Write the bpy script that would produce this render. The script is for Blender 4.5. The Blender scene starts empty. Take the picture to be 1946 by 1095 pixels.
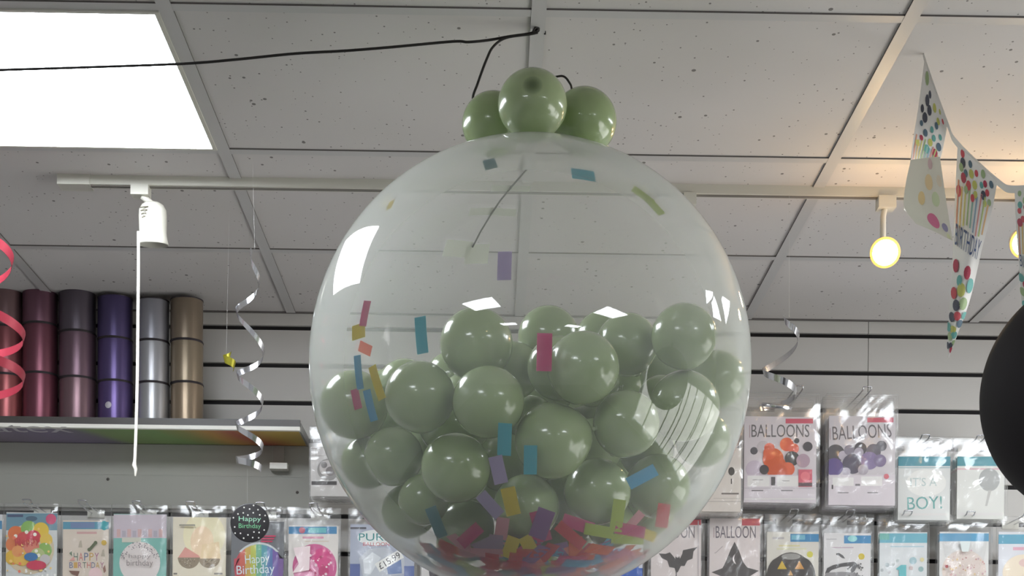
import bpy, math, random
import numpy as np
from mathutils import Vector, Matrix, Euler

random.seed(7)
scn = bpy.context.scene
COL = scn.collection

# ------------------------------------------------------------------ camera, world, light, exposure
EYE = 1.5                      # eye height above the shop floor
FPX, SHY = 3150.85, 957.545    # focal length in pixels, vertical shift in pixels (1946 x 1095 frame)
YAW, ROLL = 0.0138476, 0.0101330
FW = Vector((math.sin(YAW), math.cos(YAW), 0))
R0 = Vector((math.cos(YAW), -math.sin(YAW), 0)); U0 = Vector((0, 0, 1))
RI = R0 * math.cos(ROLL) + U0 * math.sin(ROLL)
UP = -R0 * math.sin(ROLL) + U0 * math.cos(ROLL)
cam_d = bpy.data.cameras.new('camera'); cam = bpy.data.objects.new('camera', cam_d); COL.objects.link(cam)
cam_d.sensor_width = 36.0; cam_d.lens = FPX / 1946 * 36.0
cam_d.shift_y = SHY / 1946; cam_d.clip_start = 0.05
m = Matrix((RI, UP, -FW)).transposed().to_4x4(); m.translation = (0, 0, EYE)
cam.matrix_world = m
scn.camera = cam
scn.view_settings.view_transform = 'Standard'; scn.view_settings.look = 'None'
scn.view_settings.gamma = 1.0; scn.view_settings.exposure = 1.25
scn.view_settings.use_curve_mapping = False
scn.cycles.transparent_max_bounces = 40
scn.cycles.max_bounces = 10; scn.cycles.diffuse_bounces = 5
scn.cycles.use_denoising = True
scn.cycles.caustics_reflective = False; scn.cycles.caustics_refractive = False

world = bpy.data.worlds.new('world'); scn.world = world; world.use_nodes = True
wn = world.node_tree.nodes; wl = world.node_tree.links
WB = wn['Background']; WB.inputs['Strength'].default_value = 4.2
wtc = wn.new('ShaderNodeTexCoord'); wsep = wn.new('ShaderNodeSeparateXYZ'); wr = wn.new('ShaderNodeValToRGB')
wl.new(wtc.outputs['Generated'], wsep.inputs[0]); wl.new(wsep.outputs['Z'], wr.inputs[0])
wr.color_ramp.elements[0].position = 0.0; wr.color_ramp.elements[0].color = (.62, .62, .60, 1)
wr.color_ramp.elements[1].position = 0.06; wr.color_ramp.elements[1].color = (.80, .92, 1, 1)
wl.new(wr.outputs[0], WB.inputs['Color'])

PANEL_E = 10.5      # radiance of the LED ceiling panels
WARM_E = 30.0      # radiance of the lit track spotlight

def at(u, v, Y):
    """world point seen at pixel (u, v) on the vertical plane Y metres in front of the eye"""
    d = FW + RI * ((u - 973) / FPX) - UP * ((v - 547.5 - SHY) / FPX)
    d = d * (Y / d.y)
    return Vector((d.x, d.y, d.z + EYE))
def px(Y): return Y / FPX      # metres per pixel at depth Y

CEIL = EYE + 1.25532
WALL = 4.36719
GX, GY, TILE = 0.0553, 2.65374, 0.6     # ceiling grid lines
SLOT0, PITCH = EYE + 1.21391, 0.0988    # slatwall grooves
XL, XR, YF = -2.75, 3.4, -3.6

# ------------------------------------------------------------------ materials
def lin(c):
    c = c / 255.0
    return c / 12.92 if c <= .04045 else ((c + .055) / 1.055) ** 2.4
def rgb(r, g=None, b=None):
    if g is None: r, g, b = r
    return (lin(r), lin(g), lin(b), 1)
_m = {}
def mat(name, col, rough=.55, metal=0.0, spec=.4, coat=0.0, emit=0.0):
    if name in _m: return _m[name]
    M = bpy.data.materials.new(name); M.use_nodes = True
    b = M.node_tree.nodes['Principled BSDF']
    c = rgb(col)
    b.inputs['Base Color'].default_value = c; b.inputs['Roughness'].default_value = rough
    b.inputs['Metallic'].default_value = metal; b.inputs['Specular IOR Level'].default_value = spec
    b.inputs['Coat Weight'].default_value = coat; b.inputs['Coat Roughness'].default_value = .05
    if emit:
        b.inputs['Emission Color'].default_value = c; b.inputs['Emission Strength'].default_value = emit
    _m[name] = M
    return M
def ink(c, rough=.5):
    return mat('ink_%02x%02x%02x' % tuple(c), c, rough)
def nodes(M): return M.node_tree.nodes, M.node_tree.links
def math_node(n, l, op, a, b=None):
    q = n.new('ShaderNodeMath'); q.operation = op
    for i, x in enumerate((a, b)):
        if x is None: continue
        if isinstance(x, (int, float)): q.inputs[i].default_value = x
        else: l.new(x, q.inputs[i])
    return q.outputs[0]
def film(name, haze, tint=(1, 1, 1), rough=.03, f0=.04, bump=0.0, bscale=30.0, hcol=(.85, .86, .84)):
    """thin clear plastic film: clear, a little milky along the line of sight, mirror-like at grazing angles"""
    M = bpy.data.materials.new(name); M.use_nodes = True
    n, l = nodes(M); n.remove(n['Principled BSDF'])
    lw = n.new('ShaderNodeLayerWeight'); lw.inputs['Blend'].default_value = .5
    fac = lw.outputs['Facing']
    cos = math_node(n, l, 'MAXIMUM', math_node(n, l, 'SUBTRACT', 1.0, fac), .04)
    ex = math_node(n, l, 'EXPONENT', math_node(n, l, 'DIVIDE', -haze, cos))
    hz = math_node(n, l, 'SUBTRACT', 1.0, ex)
    tr = n.new('ShaderNodeBsdfTransparent'); tr.inputs[0].default_value = (*tint, 1)
    di = n.new('ShaderNodeBsdfDiffuse'); di.inputs[0].default_value = (*hcol, 1)
    tl = n.new('ShaderNodeBsdfTranslucent'); tl.inputs[0].default_value = (*hcol, 1)
    mx = n.new('ShaderNodeMixShader'); mx.inputs[0].default_value = .5; l.new(di.outputs[0], mx.inputs[1]); l.new(tl.outputs[0], mx.inputs[2])
    m2 = n.new('ShaderNodeMixShader'); l.new(hz, m2.inputs[0]); l.new(tr.outputs[0], m2.inputs[1]); l.new(mx.outputs[0], m2.inputs[2])
    gl = n.new('ShaderNodeBsdfGlossy'); gl.inputs['Roughness'].default_value = rough
    p5 = math_node(n, l, 'POWER', fac, 5.0)
    fr = math_node(n, l, 'ADD', math_node(n, l, 'MULTIPLY', p5, .9 * (1 - f0)), f0)
    m3 = n.new('ShaderNodeMixShader'); l.new(fr, m3.inputs[0]); l.new(m2.outputs[0], m3.inputs[1]); l.new(gl.outputs[0], m3.inputs[2])
    if bump:
        tc = n.new('ShaderNodeTexCoord'); ns = n.new('ShaderNodeTexNoise'); ns.inputs['Scale'].default_value = bscale
        ns.inputs['Detail'].default_value = 2.0; ns.inputs['Distortion'].default_value = 1.2
        bp = n.new('ShaderNodeBump'); bp.inputs['Strength'].default_value = bump; bp.inputs['Distance'].default_value = .02
        l.new(tc.outputs['Object'], ns.inputs['Vector']); l.new(ns.outputs['Fac'], bp.inputs['Height']); l.new(bp.outputs[0], gl.inputs['Normal'])
    l.new(m3.outputs[0], n['Material Output'].inputs['Surface'])
    return M
def noisy(M, scale, amount, dark, detail=3.0, thresh=None, coord='Object'):
    """procedural mottling of the base colour"""
    n, l = nodes(M); b = n['Principled BSDF']; base = tuple(b.inputs['Base Color'].default_value)
    tc = n.new('ShaderNodeTexCoord'); ns = n.new('ShaderNodeTexNoise'); ns.inputs['Scale'].default_value = scale; ns.inputs['Detail'].default_value = detail
    l.new(tc.outputs[coord], ns.inputs['Vector'])
    cr = n.new('ShaderNodeValToRGB'); l.new(ns.outputs['Fac'], cr.inputs[0])
    lo, hi = thresh or (.3, .7)
    cr.color_ramp.elements[0].position = lo; cr.color_ramp.elements[1].position = hi
    cr.color_ramp.elements[0].color = tuple(base[i] * (1 - amount) + rgb(dark)[i] * amount for i in range(3)) + (1,)
    cr.color_ramp.elements[1].color = base
    l.new(cr.outputs[0], b.inputs['Base Color'])
    return M

M_wall = noisy(mat('slatwall_laminate', (200, 197, 194), .5), 1.2, .25, (184, 184, 174))
M_groove = mat('groove_dark', (38, 36, 38), .8)
M_seam = mat('seam_grey', (150, 148, 146), .7)
M_plain = noisy(mat('painted_wall', (206, 205, 203), .8), .8, .3, (192, 191, 188))
M_floor = noisy(mat('vinyl_floor', (104, 101, 100), .45), 3.0, .35, (84, 82, 80))
M_bar = mat('ceiling_bar', (190, 188, 187), .45)
M_shadeline = mat('painted_shadow_line', (104, 100, 98), .8)  # dark colour paints the shadow line along the bar sides
M_white = mat('white_plastic', (204, 202, 192), .35)
M_grey = mat('grey_metal', (150, 150, 148), .4, .3)
M_chrome = mat('chrome', (205, 205, 208), .18, .95)
M_black = mat('black_cord', (38, 35, 34), .6)
M_frame = mat('white_window_frame', (225, 225, 222), .4)
M_shelf = mat('shelf_dark_laminate', (70, 66, 64), .35)
M_edge = mat('shelf_white_edge', (236, 234, 226), .35)
M_board = noisy(mat('backing_board', (156, 155, 148), .5), .9, .3, (148, 148, 140))
M_flange = mat('spool_flange_dark', (52, 46, 50), .4)
M_thread = mat('white_thread', (222, 218, 208), .5)

# mineral fibre tile: pits and fissures
M_tile = mat('mineral_fibre_tile', (205, 201, 199), .9, spec=.1)
n_, l_ = nodes(M_tile); b_ = n_['Principled BSDF']
tc_ = n_.new('ShaderNodeTexCoord')
def pits(scale, rad, seed):
    mp = n_.new('ShaderNodeMapping'); mp.inputs['Location'].default_value = (seed, seed * 2.3, 0); mp.inputs['Scale'].default_value = (1, .75, 1)
    l_.new(tc_.outputs['Object'], mp.inputs[0])
    vo = n_.new('ShaderNodeTexVoronoi'); vo.inputs['Scale'].default_value = scale; l_.new(mp.outputs[0], vo.inputs['Vector'])
    sep = n_.new('ShaderNodeSeparateColor'); l_.new(vo.outputs['Color'], sep.inputs[0])
    big = math_node(n_, l_, 'MULTIPLY', math_node(n_, l_, 'POWER', sep.outputs[0], 2.5), rad)
    return math_node(n_, l_, 'LESS_THAN', vo.outputs['Distance'], big)
pp = math_node(n_, l_, 'MAXIMUM', pits(42, .17, 1.3), pits(95, .19, 5.1))
mixc = n_.new('ShaderNodeMixRGB'); l_.new(pp, mixc.inputs[0])
nz_ = n_.new('ShaderNodeTexNoise'); nz_.inputs['Scale'].default_value = 2.2; l_.new(tc_.outputs['Object'], nz_.inputs['Vector'])
crz = n_.new('ShaderNodeValToRGB'); l_.new(nz_.outputs['Fac'], crz.inputs[0])
crz.color_ramp.elements[0].color = rgb(198, 194, 190); crz.color_ramp.elements[1].color = rgb(210, 206, 206)
l_.new(crz.outputs[0], mixc.inputs[1]); mixc.inputs[2].default_value = rgb(128, 124, 122)
l_.new(mixc.outputs[0], b_.inputs['Base Color'])

M_panel = mat('led_diffuser', (243, 249, 255), .5, emit=PANEL_E)
M_warm = mat('warm_lamp', (255, 222, 160), .5, emit=WARM_E)
M_halo = mat('painted_halo', (255, 168, 70), .5, emit=1.0)  # emission imitates the orange halo around a lit lens
M_film = film('balloon_film', .205, rough=.02, f0=.055, hcol=(.78, .80, .77))
M_sleeve = film('clear_sleeve', .05, rough=.12, f0=.045, bump=.17, bscale=12, hcol=(.9, .9, .9))
M_pane = film('window_glass', .004, rough=.0)

def latex(name, col, crown=None):
    M = mat(name, col, .22, spec=.5, coat=.55)
    if crown is None: return M
    n, l = nodes(M); b = n['Principled BSDF']
    tc = n.new('ShaderNodeTexCoord'); sp = n.new('ShaderNodeSeparateXYZ'); l.new(tc.outputs['Object'], sp.inputs[0])
    cr = n.new('ShaderNodeValToRGB'); l.new(sp.outputs['Z'], cr.inputs[0])
    cr.color_ramp.elements[0].position = .955; cr.color_ramp.elements[0].color = rgb(col)
    cr.color_ramp.elements[1].position = .998; cr.color_ramp.elements[1].color = rgb(crown)
    l.new(cr.outputs[0], b.inputs['Base Color'])
    return M
M_sage = latex('sage_latex', (140, 158, 112))
M_sagec = latex('sage_latex_dark_crown', (146, 162, 120), (84, 100, 66))
M_blackl = mat('black_latex', (38, 35, 37), .7, spec=.15)

# ------------------------------------------------------------------ mesh builder
class MB:
    def __init__(s): s.v = []; s.f = []; s.mi = []; s.m = []; s.sm = []
    def mid(s, M):
        if M not in s.m: s.m.append(M)
        return s.m.index(M)
    def face(s, pts, M, smooth=False):
        b = len(s.v); s.v += [Vector(p) for p in pts]; s.f.append(tuple(range(b, b + len(pts)))); s.mi.append(s.mid(M)); s.sm.append(smooth)
    def box(s, lo, hi, M, sides=None):
        x0, y0, z0 = lo; x1, y1, z1 = hi
        b = len(s.v); s.v += [Vector(p) for p in ((x0,y0,z0),(x1,y0,z0),(x1,y1,z0),(x0,y1,z0),(x0,y0,z1),(x1,y0,z1),(x1,y1,z1),(x0,y1,z1))]
        k = s.mid(M); ks = s.mid(sides) if sides else k
        for q, kk in (((0,3,2,1),k),((4,5,6,7),k),((0,1,5,4),ks),((1,2,6,5),ks),((2,3,7,6),ks),((3,0,4,7),ks)):
            s.f.append(tuple(b + i for i in q)); s.mi.append(kk); s.sm.append(False)
    def grid(s, rows, M, smooth=True, close=False):
        """rows of points -> quads"""
        b = len(s.v); n = len(rows[0])
        for r in rows: s.v += [Vector(p) for p in r]
        k = s.mid(M)
        for i in range(len(rows) - 1):
            for j in range(n if close else n - 1):
                j2 = (j + 1) % n
                s.f.append((b + i*n + j, b + i*n + j2, b + (i+1)*n + j2, b + (i+1)*n + j)); s.mi.append(k); s.sm.append(smooth)
    def lathe(s, prof, M, axis=None, o=(0,0,0), seg=32, cap=(False, False)):
        ax = Vector(axis).normalized() if axis is not None else Vector((0,0,1))
        a = ax.orthogonal().normalized(); c = ax.cross(a); o = Vector(o)
        rows = [[o + ax*z + (a*math.cos(t) + c*math.sin(t))*r for t in (2*math.pi*i/seg for i in range(seg))] for r, z in prof]
        s.grid(rows, M, True, True)
        if cap[0]: s.face(list(reversed(rows[0])), M)
        if cap[1]: s.face(rows[-1], M)
    def tube(s, pts, r, M, seg=8):
        pts = [Vector(p) for p in pts]; rows = []
        prev = None
        for i, p in enumerate(pts):
            t = (pts[min(i+1, len(pts)-1)] - pts[max(i-1, 0)]).normalized()
            a = (t.orthogonal() if prev is None else prev - t * prev.dot(t)).normalized(); prev = a
            c = t.cross(a)
            rr = r[i] if isinstance(r, (list, tuple)) else r
            rows.append([p + (a*math.cos(q) + c*math.sin(q))*rr for q in (2*math.pi*k/seg for k in range(seg))])
        s.grid(rows, M, True, True); s.face(list(reversed(rows[0])), M); s.face(rows[-1], M)
    def build(s, name, parent=None, origin=(0,0,0)):
        o0 = Vector(origin)
        me = bpy.data.meshes.new(name); me.from_pydata([tuple(p - o0) for p in s.v], [], s.f)
        for M in s.m: me.materials.append(M)
        me.polygons.foreach_set('material_index', s.mi); me.polygons.foreach_set('use_smooth', s.sm); me.update()
        ob = bpy.data.objects.new(name, me); COL.objects.link(ob)
        if parent: ob.parent = parent
        else: ob.location = o0
        return ob
def spline(pts, n=8):
    """Catmull-Rom through points"""
    P = [Vector(p) for p in pts]; P = [P[0]*2 - P[1]] + P + [P[-1]*2 - P[-2]]; out = []
    for i in range(1, len(P) - 2):
        for k in range(n):
            t = k / n; a, b, c, d = P[i-1:i+3]
            out.append(.5*((2*b) + (c-a)*t + (2*a-5*b+4*c-d)*t*t + (3*b-a-3*c+d)*t**3))
    out.append(P[-2]); return out
def tag(o, label, cat, group=None):
    o['label'] = label; o['category'] = cat
    if group: o['group'] = group
    return o
def thing(name, label, cat, loc, group=None):
    o = bpy.data.objects.new(name, None); COL.objects.link(o); o.location = loc; o.empty_display_size = .02
    return tag(o, label, cat, group)
def struct(o): o['kind'] = 'structure'; return o

_glyph = {}
def glyphs(text):
    """triangulated outline of a text, scaled to the unit box"""
    if text in _glyph: return _glyph[text]
    cu = bpy.data.curves.new('t', 'FONT'); cu.body = text; cu.resolution_u = 3
    ob = bpy.data.objects.new('t', cu); COL.objects.link(ob)
    dg = bpy.context.evaluated_depsgraph_get(); dg.update()
    me = bpy.data.meshes.new_from_object(ob.evaluated_get(dg))
    xs = [v.co.x for v in me.vertices]; ys = [v.co.y for v in me.vertices]
    x0, x1, y0, y1 = min(xs), max(xs), min(ys), max(ys)
    tr = [[((me.vertices[i].co.x - x0)/(x1-x0), (me.vertices[i].co.y - y0)/(y1-y0)) for i in p.vertices] for p in me.polygons]
    bpy.data.objects.remove(ob); bpy.data.curves.remove(cu); bpy.data.meshes.remove(me)
    _glyph[text] = tr
    return tr

# ------------------------------------------------------------------ the room
mb = MB(); mb.box((XL-.1, YF-.1, -.1), (XR+.1, WALL+.15, 0), M_floor); struct(mb.build('floor'))
mb = MB()
mb.box((XL-.1, YF-.1, CEIL), (XR+.1, WALL+.15, CEIL+.05), M_tile)
k = math.floor((XL-GX)/TILE)
while GX + k*TILE < XR:                       # long bars, running to the back wall
    x = GX + k*TILE
    if XL < x < XR: mb.box((x, YF, CEIL-.0034), (x+.024, WALL, CEIL+.001), M_bar, M_shadeline)
    k += 1
k = math.floor((YF-GY)/TILE)
while GY + k*TILE < WALL:                     # cross bars
    y = GY + k*TILE
    if YF < y < WALL - .1: mb.box((XL, y, CEIL-.003), (XR, y+.024, CEIL+.001), M_bar, M_shadeline)
    k += 1
mb.box((XL, WALL-.006, CEIL-.004), (XR, WALL, CEIL), M_shadeline)  # dark strip painted as the shadow line where ceiling meets wall
struct(mb.build('ceiling'))

mb = MB()                                     # slatwall: laminate boards with dark grooves, one joint
GR = .0062
top = CEIL; kk = 0; SEAM = at(1650, 680, WALL).x
while top > 0:
    g = SLOT0 - PITCH*kk
    bot = max(g + GR, 0)
    for xa, xb in ((XL-.1, SEAM-.0008), (SEAM+.0008, XR+.1)):
        mb.box((xa, WALL, bot), (xb, WALL+.018, top), M_wall)
    if g - GR > 0: mb.box((XL-.1, WALL+.012, g-GR), (XR+.1, WALL+.018, g+GR), M_groove)
    top = g - GR; kk += 1
    if bot == 0: break
mb.box((XL-.1, WALL+.0185, 0), (XR+.1, WALL+.05, CEIL), M_groove)
struct(mb.build('wall_back'))
mb = MB(); mb.box((XL-.1, YF-.1, 0), (XL, WALL, CEIL), M_plain); struct(mb.build('wall_left'))
WY0, WY1, WZ0, WZ1 = .4, 4.15, .2, 1.95     # shop window in the right wall
mb = MB()
mb.box((XR, YF-.1, 0), (XR+.1, WY0, CEIL), M_plain); mb.box((XR, WY1, 0), (XR+.1, WALL, CEIL), M_plain)
mb.box((XR, WY0, 0), (XR+.1, WY1, WZ0), M_plain); mb.box((XR, WY0, WZ1), (XR+.1, WY1, CEIL), M_plain)
struct(mb.build('wall_right'))
mb = MB(); mb.box((XL-.1, YF-.1, 0), (XR+.1, YF, CEIL), M_plain); struct(mb.build('wall_front'))
w = bpy.data.objects.new('window_1', None); COL.objects.link(w); w.location = (XR, (WY0+WY1)/2, WZ0); struct(w)
mb = MB(); f = .045
for a in (WY0, 1.0, 1.75, 2.12, 2.3, 2.62, 3.02, 3.1, 3.5, WY1 - f): mb.box((XR+.02, a, WZ0), (XR+.08, a+f, WZ1), M_frame)
mb.box((XR+.02, WY0, WZ0), (XR+.08, WY1, WZ0+f), M_frame); mb.box((XR+.02, WY0, WZ1-f), (XR+.08, WY1, WZ1), M_frame)
mb.build('window_frame', w, w.location)
mb = MB(); mb.box((XR+.045, WY0, WZ0), (XR+.051, WY1, WZ1), M_pane); mb.build('pane', w, w.location)
def portal(loc, rot, sx, sy):
    L = bpy.data.lights.new('window_daylight', 'AREA'); L.shape = 'RECTANGLE'; L.size = sx; L.size_y = sy
    L.cycles.is_portal = True
    o = bpy.data.objects.new('window_daylight', L); COL.objects.link(o); o.location = loc; o.rotation_euler = rot
portal((XR+.11, (WY0+WY1)/2, (WZ0+WZ1)/2), (0, math.pi/2, 0), WZ1-WZ0, WY1-WY0)

# ------------------------------------------------------------------ ceiling LED panels
def panel(kx, ky, label, group=None):
    x0, y0 = GX + kx*TILE + .024, GY + ky*TILE + .024; x1, y1 = x0 + TILE - .024, y0 + TILE - .024
    c = Vector(((x0+x1)/2, (y0+y1)/2, CEIL - .006))
    t = thing('ceiling_light_panel', label, 'ceiling light', c, group)
    mb = MB(); e = .008
    for lo, hi in (((x0,y0),(x1,y0+e)), ((x0,y1-e),(x1,y1)), ((x0,y0+e),(x0+e,y1-e)), ((x1-e,y0+e),(x1,y1-e))):
        mb.box((*lo, CEIL-.006), (*hi, CEIL+.002), M_white)
    mb.build('frame', t, c)
    mb = MB(); mb.box((x0+e, y0+e, CEIL-.003), (x1-e, y1-e, CEIL+.002), M_panel); mb.build('diffuser', t, c)
panel(-2, 0, 'glaring white square LED panel set in the ceiling at upper left')
for kx, ky in ((2, 0), (-2, -4), (2, -4), (-2, -8), (2, -8)):
    panel(kx, ky, 'white square LED ceiling panel mirrored as a bright patch in the balloons', 'ceiling panels mirrored in the balloons')

# ------------------------------------------------------------------ the big clear balloon
BC = at(1007, 699, 2.66); BR = .3523
def shell(d, k=1.0):
    """point on the balloon film in direction d"""
    d = Vector(d).normalized(); s = 1.0 + (.035*(-d.z)**1.5 if d.z < 0 else 0)
    return BC + d * (BR*k*s)
bt = thing('clear_balloon', 'giant clear bubble balloon stuffed with green balloons and confetti under the ceiling', 'balloon', BC)
mb = MB(); rows = []
NS, NR = 128, 96
for i in range(1, NR):
    th = math.pi*i/NR
    rows.append([shell((math.sin(th)*math.cos(a), math.sin(th)*math.sin(a), math.cos(th))) for a in (2*math.pi*j/NS for j in range(NS))])
mb.grid(rows, M_film, True, True)
pb = shell((0,0,-1)); b0 = len(mb.v); mb.v.append(pb); last = b0 - NS
for j in range(NS): mb.f.append((last + j, b0, last + (j+1) % NS)); mb.mi.append(0); mb.sm.append(True)
mb.build('film', bt, BC)
mb = MB(); zt = BC.z + BR
mb.lathe([(BR*math.sin(math.pi/NR), -.0002), (.0085, .002), (.0075, .012), (.007, .03), (.0095, .034), (.0095, .038), (.006, .038)], M_film, o=(BC.x, BC.y, zt), seg=24)
mb.build('neck', bt, BC)

# ------------------------------------------------------------------ small sage balloons
mb = MB(); prof = []
for i in range(0, 41):                       # crown at +z, neck at -z, unit radius
    th = math.pi*i/40; r = math.sin(th); z = math.cos(th)
    if z < 0: r *= 1 - .10*(-z)**2; z *= 1 + .08*(-z)**3
    prof.append((max(r, .03), z))
mb.lathe(prof, M_sage, seg=48, cap=(True, False)); body0 = mb
mk = MB(); mk.lathe([(.03, -1.07), (.06, -1.09), (.075, -1.12), (.05, -1.15), (.05, -1.17), (.11, -1.21), (.10, -1.225), (.02, -1.21)], M_sage, seg=20)
proto = None
def sage(loc, rad, neck, label, group, crown=False):
    """one small balloon, neck pointing along `neck`"""
    global proto
    t = thing('green_balloon', label, 'balloon', loc, group)
    t.rotation_mode = 'QUATERNION'; t.rotation_quaternion = (-Vector(neck)).to_track_quat('Z', 'Y'); t.scale = (rad,)*3
    if proto is None: proto = (body0.build('body', t), mk.build('knot', t))
    else:
        for p in proto:
            c = p.copy(); COL.objects.link(c); c.parent = t
            if crown and p is proto[0]: c.data = p.data.copy(); c.data.materials[0] = M_sagec
    return t
BALLS = [(-0.0256, 2.4467, 0.6594, 0.0565), (-0.1076, 2.4422, 0.5795, 0.0549), (-0.0068, 2.4006, 0.5634, 0.0549), (0.0878, 2.4277, 0.5147, 0.0582), (-0.0547, 2.4778, 0.4826, 0.0549), (-0.1543, 2.5917, 0.5216, 0.0482), (-0.2189, 2.6164, 0.6072, 0.0565), (0.1291, 2.3853, 0.6108, 0.0549), (0.0852, 2.5829, 0.7099, 0.0499), (0.1786, 2.6539, 0.7239, 0.0516), (0.2048, 2.5379, 0.6871, 0.0499), (0.2845, 2.474, 0.6828, 0.0516), (0.1963, 2.4378, 0.5431, 0.0516), (0.2913, 2.5235, 0.5906, 0.0565), (0.3548, 2.6279, 0.6578, 0.0482), (0.0519, 2.5072, 0.43, 0.0532), (0.1588, 2.502, 0.4543, 0.0532), (0.2598, 2.5976, 0.4811, 0.0532), (-0.0413, 2.634, 0.4171, 0.0482), (-0.1346, 2.6937, 0.4533, 0.0466), (-0.2009, 2.6704, 0.5267, 0.0449), (0.0303, 2.5427, 0.6457, 0.0466), (-0.1412, 2.6637, 0.6487, 0.0466), (0.098, 2.4791, 0.6344, 0.0499), (0.3362, 2.6487, 0.5664, 0.0466), (0.1197, 2.6817, 0.4224, 0.0482), (0.0197, 2.5587, 0.5075, 0.0482), (0.1589, 2.579, 0.5378, 0.0466), (-0.0706, 2.5758, 0.5669, 0.0466), (0.2491, 2.6661, 0.5486, 0.0466), (0.0608, 2.606, 0.5835, 0.0416), (-0.0664, 2.708, 0.6734, 0.0466)]
BL = ['fully seen green balloon topping the heap left of centre, under the larger panel reflection',
      'front green balloon second from the left edge, right of the yellow strip',
      'front green balloon in the middle of the heap, just below the topmost left-of-centre one',
      'front green balloon at the centre with a turquoise strip at its lower left',
      'front green balloon low left of centre, lowest fully seen one above the mauve strips',
      'hazy green balloon low on the left side, below the ones at the left edge',
      'green balloon at the left edge behind the blue, yellow and dark pink strips',
      'big front green balloon right of the magenta confetti strip',
      'green balloon at the back top of the heap, above the magenta confetti strip',
      'green balloon at the back of the heap peeking out left of the right panel reflection',
      'green balloon directly below the right panel reflection, behind the big front one',
      'hazy green balloon highest on the right of the heap, left of the bright glare',
      'front green balloon low right of centre with a pale streak of glare down it',
      'front green balloon on the right side crossed by streaky reflections',
      'green balloon pressed against the right wall of the clear balloon',
      'green balloon near the bottom centre behind the upright yellow confetti strip',
      'green balloon near the bottom right of centre, above the lime confetti strip',
      'dim green balloon at the lower right, below the slanted blue confetti strip',
      'dim green balloon near the bottom left of centre, above the red heap of confetti',
      'faint green balloon deep in the lower left of the clear balloon',
      'small hazy green balloon at the far lower left against the film',
      'green balloon half hidden between the topmost left one and the magenta strip',
      'green balloon showing only a bright crescent above the second front one from the left',
      'green balloon mostly covered by the magenta confetti strip',
      'hazy green balloon at the far right, below the one with streaky reflections',
      'green balloon deep at the bottom, half buried behind confetti right of centre',
      'green balloon deep in the middle, behind the turquoise and lavender strips',
      'green balloon hidden behind the gap between the centre and right front balloons',
      'green balloon deep in the gap left of the middle front balloon',
      'green balloon deep in the lower right behind the streaky reflections',
      'small green balloon deep in the gap above the centre front one',
      'green balloon at the back left, under the turquoise confetti strip']
for i, (x, y, z, r) in enumerate(BALLS):
    nk = Vector((random.uniform(-.5,.5), 1, random.uniform(-.9,.1))).normalized()
    if i == 3: nk = Vector((.85, -.05, .25)).normalized()
    if i == 15: nk = Vector((.3, -.5, -.6)).normalized()
    sage((x, y, z + EYE), r*.955, nk, BL[i], 'green balloons inside the clear balloon')
FILL = [(0.0843, 2.8811, 0.5262, 0.043), (0.1473, 2.927, 0.6224, 0.047), (0.1192, 2.9292, 0.7074, 0.043), (-0.0302, 2.9261, 0.6882, 0.043), (0.0389, 2.6167, 0.3862, 0.043), (0.1192, 2.7811, 0.637, 0.043), (-0.0379, 2.8019, 0.5849, 0.043), (-0.0385, 2.8352, 0.4625, 0.047), (0.266, 2.6141, 0.6207, 0.043), (0.2263, 2.8272, 0.5581, 0.047), (0.2222, 2.7814, 0.6946, 0.043), (0.076, 2.678, 0.5215, 0.05), (-0.0485, 2.734, 0.4143, 0.047), (-0.0878, 2.7033, 0.5778, 0.05), (0.2554, 2.7077, 0.4622, 0.047), (0.3279, 2.7702, 0.6875, 0.047), (0.1558, 2.6819, 0.5815, 0.05), (-0.1053, 2.8592, 0.5532, 0.043), (0.2026, 2.8872, 0.7538, 0.043), (0.1022, 2.7952, 0.4229, 0.047), (0.2806, 2.7483, 0.6113, 0.043), (0.0612, 2.8416, 0.6075, 0.043), (0.2784, 2.6929, 0.684, 0.043), (-0.1728, 2.8081, 0.6718, 0.047), (0.0389, 2.701, 0.3936, 0.043), (-0.1351, 2.8893, 0.6788, 0.043), (-0.1832, 2.7511, 0.5907, 0.05), (-0.0816, 2.7669, 0.5074, 0.043), (0.0027, 2.9062, 0.5225, 0.043), (0.0042, 2.7156, 0.5703, 0.043), (0.0667, 2.7897, 0.5156, 0.05), (-0.0049, 2.8264, 0.665, 0.043), (0.0495, 2.9379, 0.6262, 0.043), (0.2311, 2.8646, 0.6516, 0.05), (0.1469, 2.8204, 0.7214, 0.043), (0.0902, 2.6627, 0.6453, 0.043), (-0.0274, 2.6471, 0.5308, 0.043), (-0.0718, 2.9107, 0.6167, 0.043), (0.1804, 2.7391, 0.5042, 0.043), (0.1107, 2.6038, 0.46, 0.043), (0.1466, 2.8373, 0.4874, 0.043), (-0.0439, 2.6333, 0.6252, 0.043), (0.0347, 2.7481, 0.6552, 0.043), (0.0588, 2.8709, 0.6999, 0.043), (0.2918, 2.8386, 0.733, 0.043), (0.1569, 2.6099, 0.6476, 0.043), (0.1407, 2.8455, 0.5793, 0.043), (0.1878, 2.6267, 0.4268, 0.043), (-0.1057, 2.5655, 0.4503, 0.043), (-0.0856, 2.801, 0.668, 0.043)]
for x, y, z, r in FILL:
    sage((x, y, z + EYE), r*.92, Vector((random.uniform(-1,1), random.uniform(-.2,1), random.uniform(-1,.3))).normalized(), 'dim green balloon buried at the back of the heap in the clear balloon', 'green balloons buried in the heap')
TY = BC.y
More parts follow.
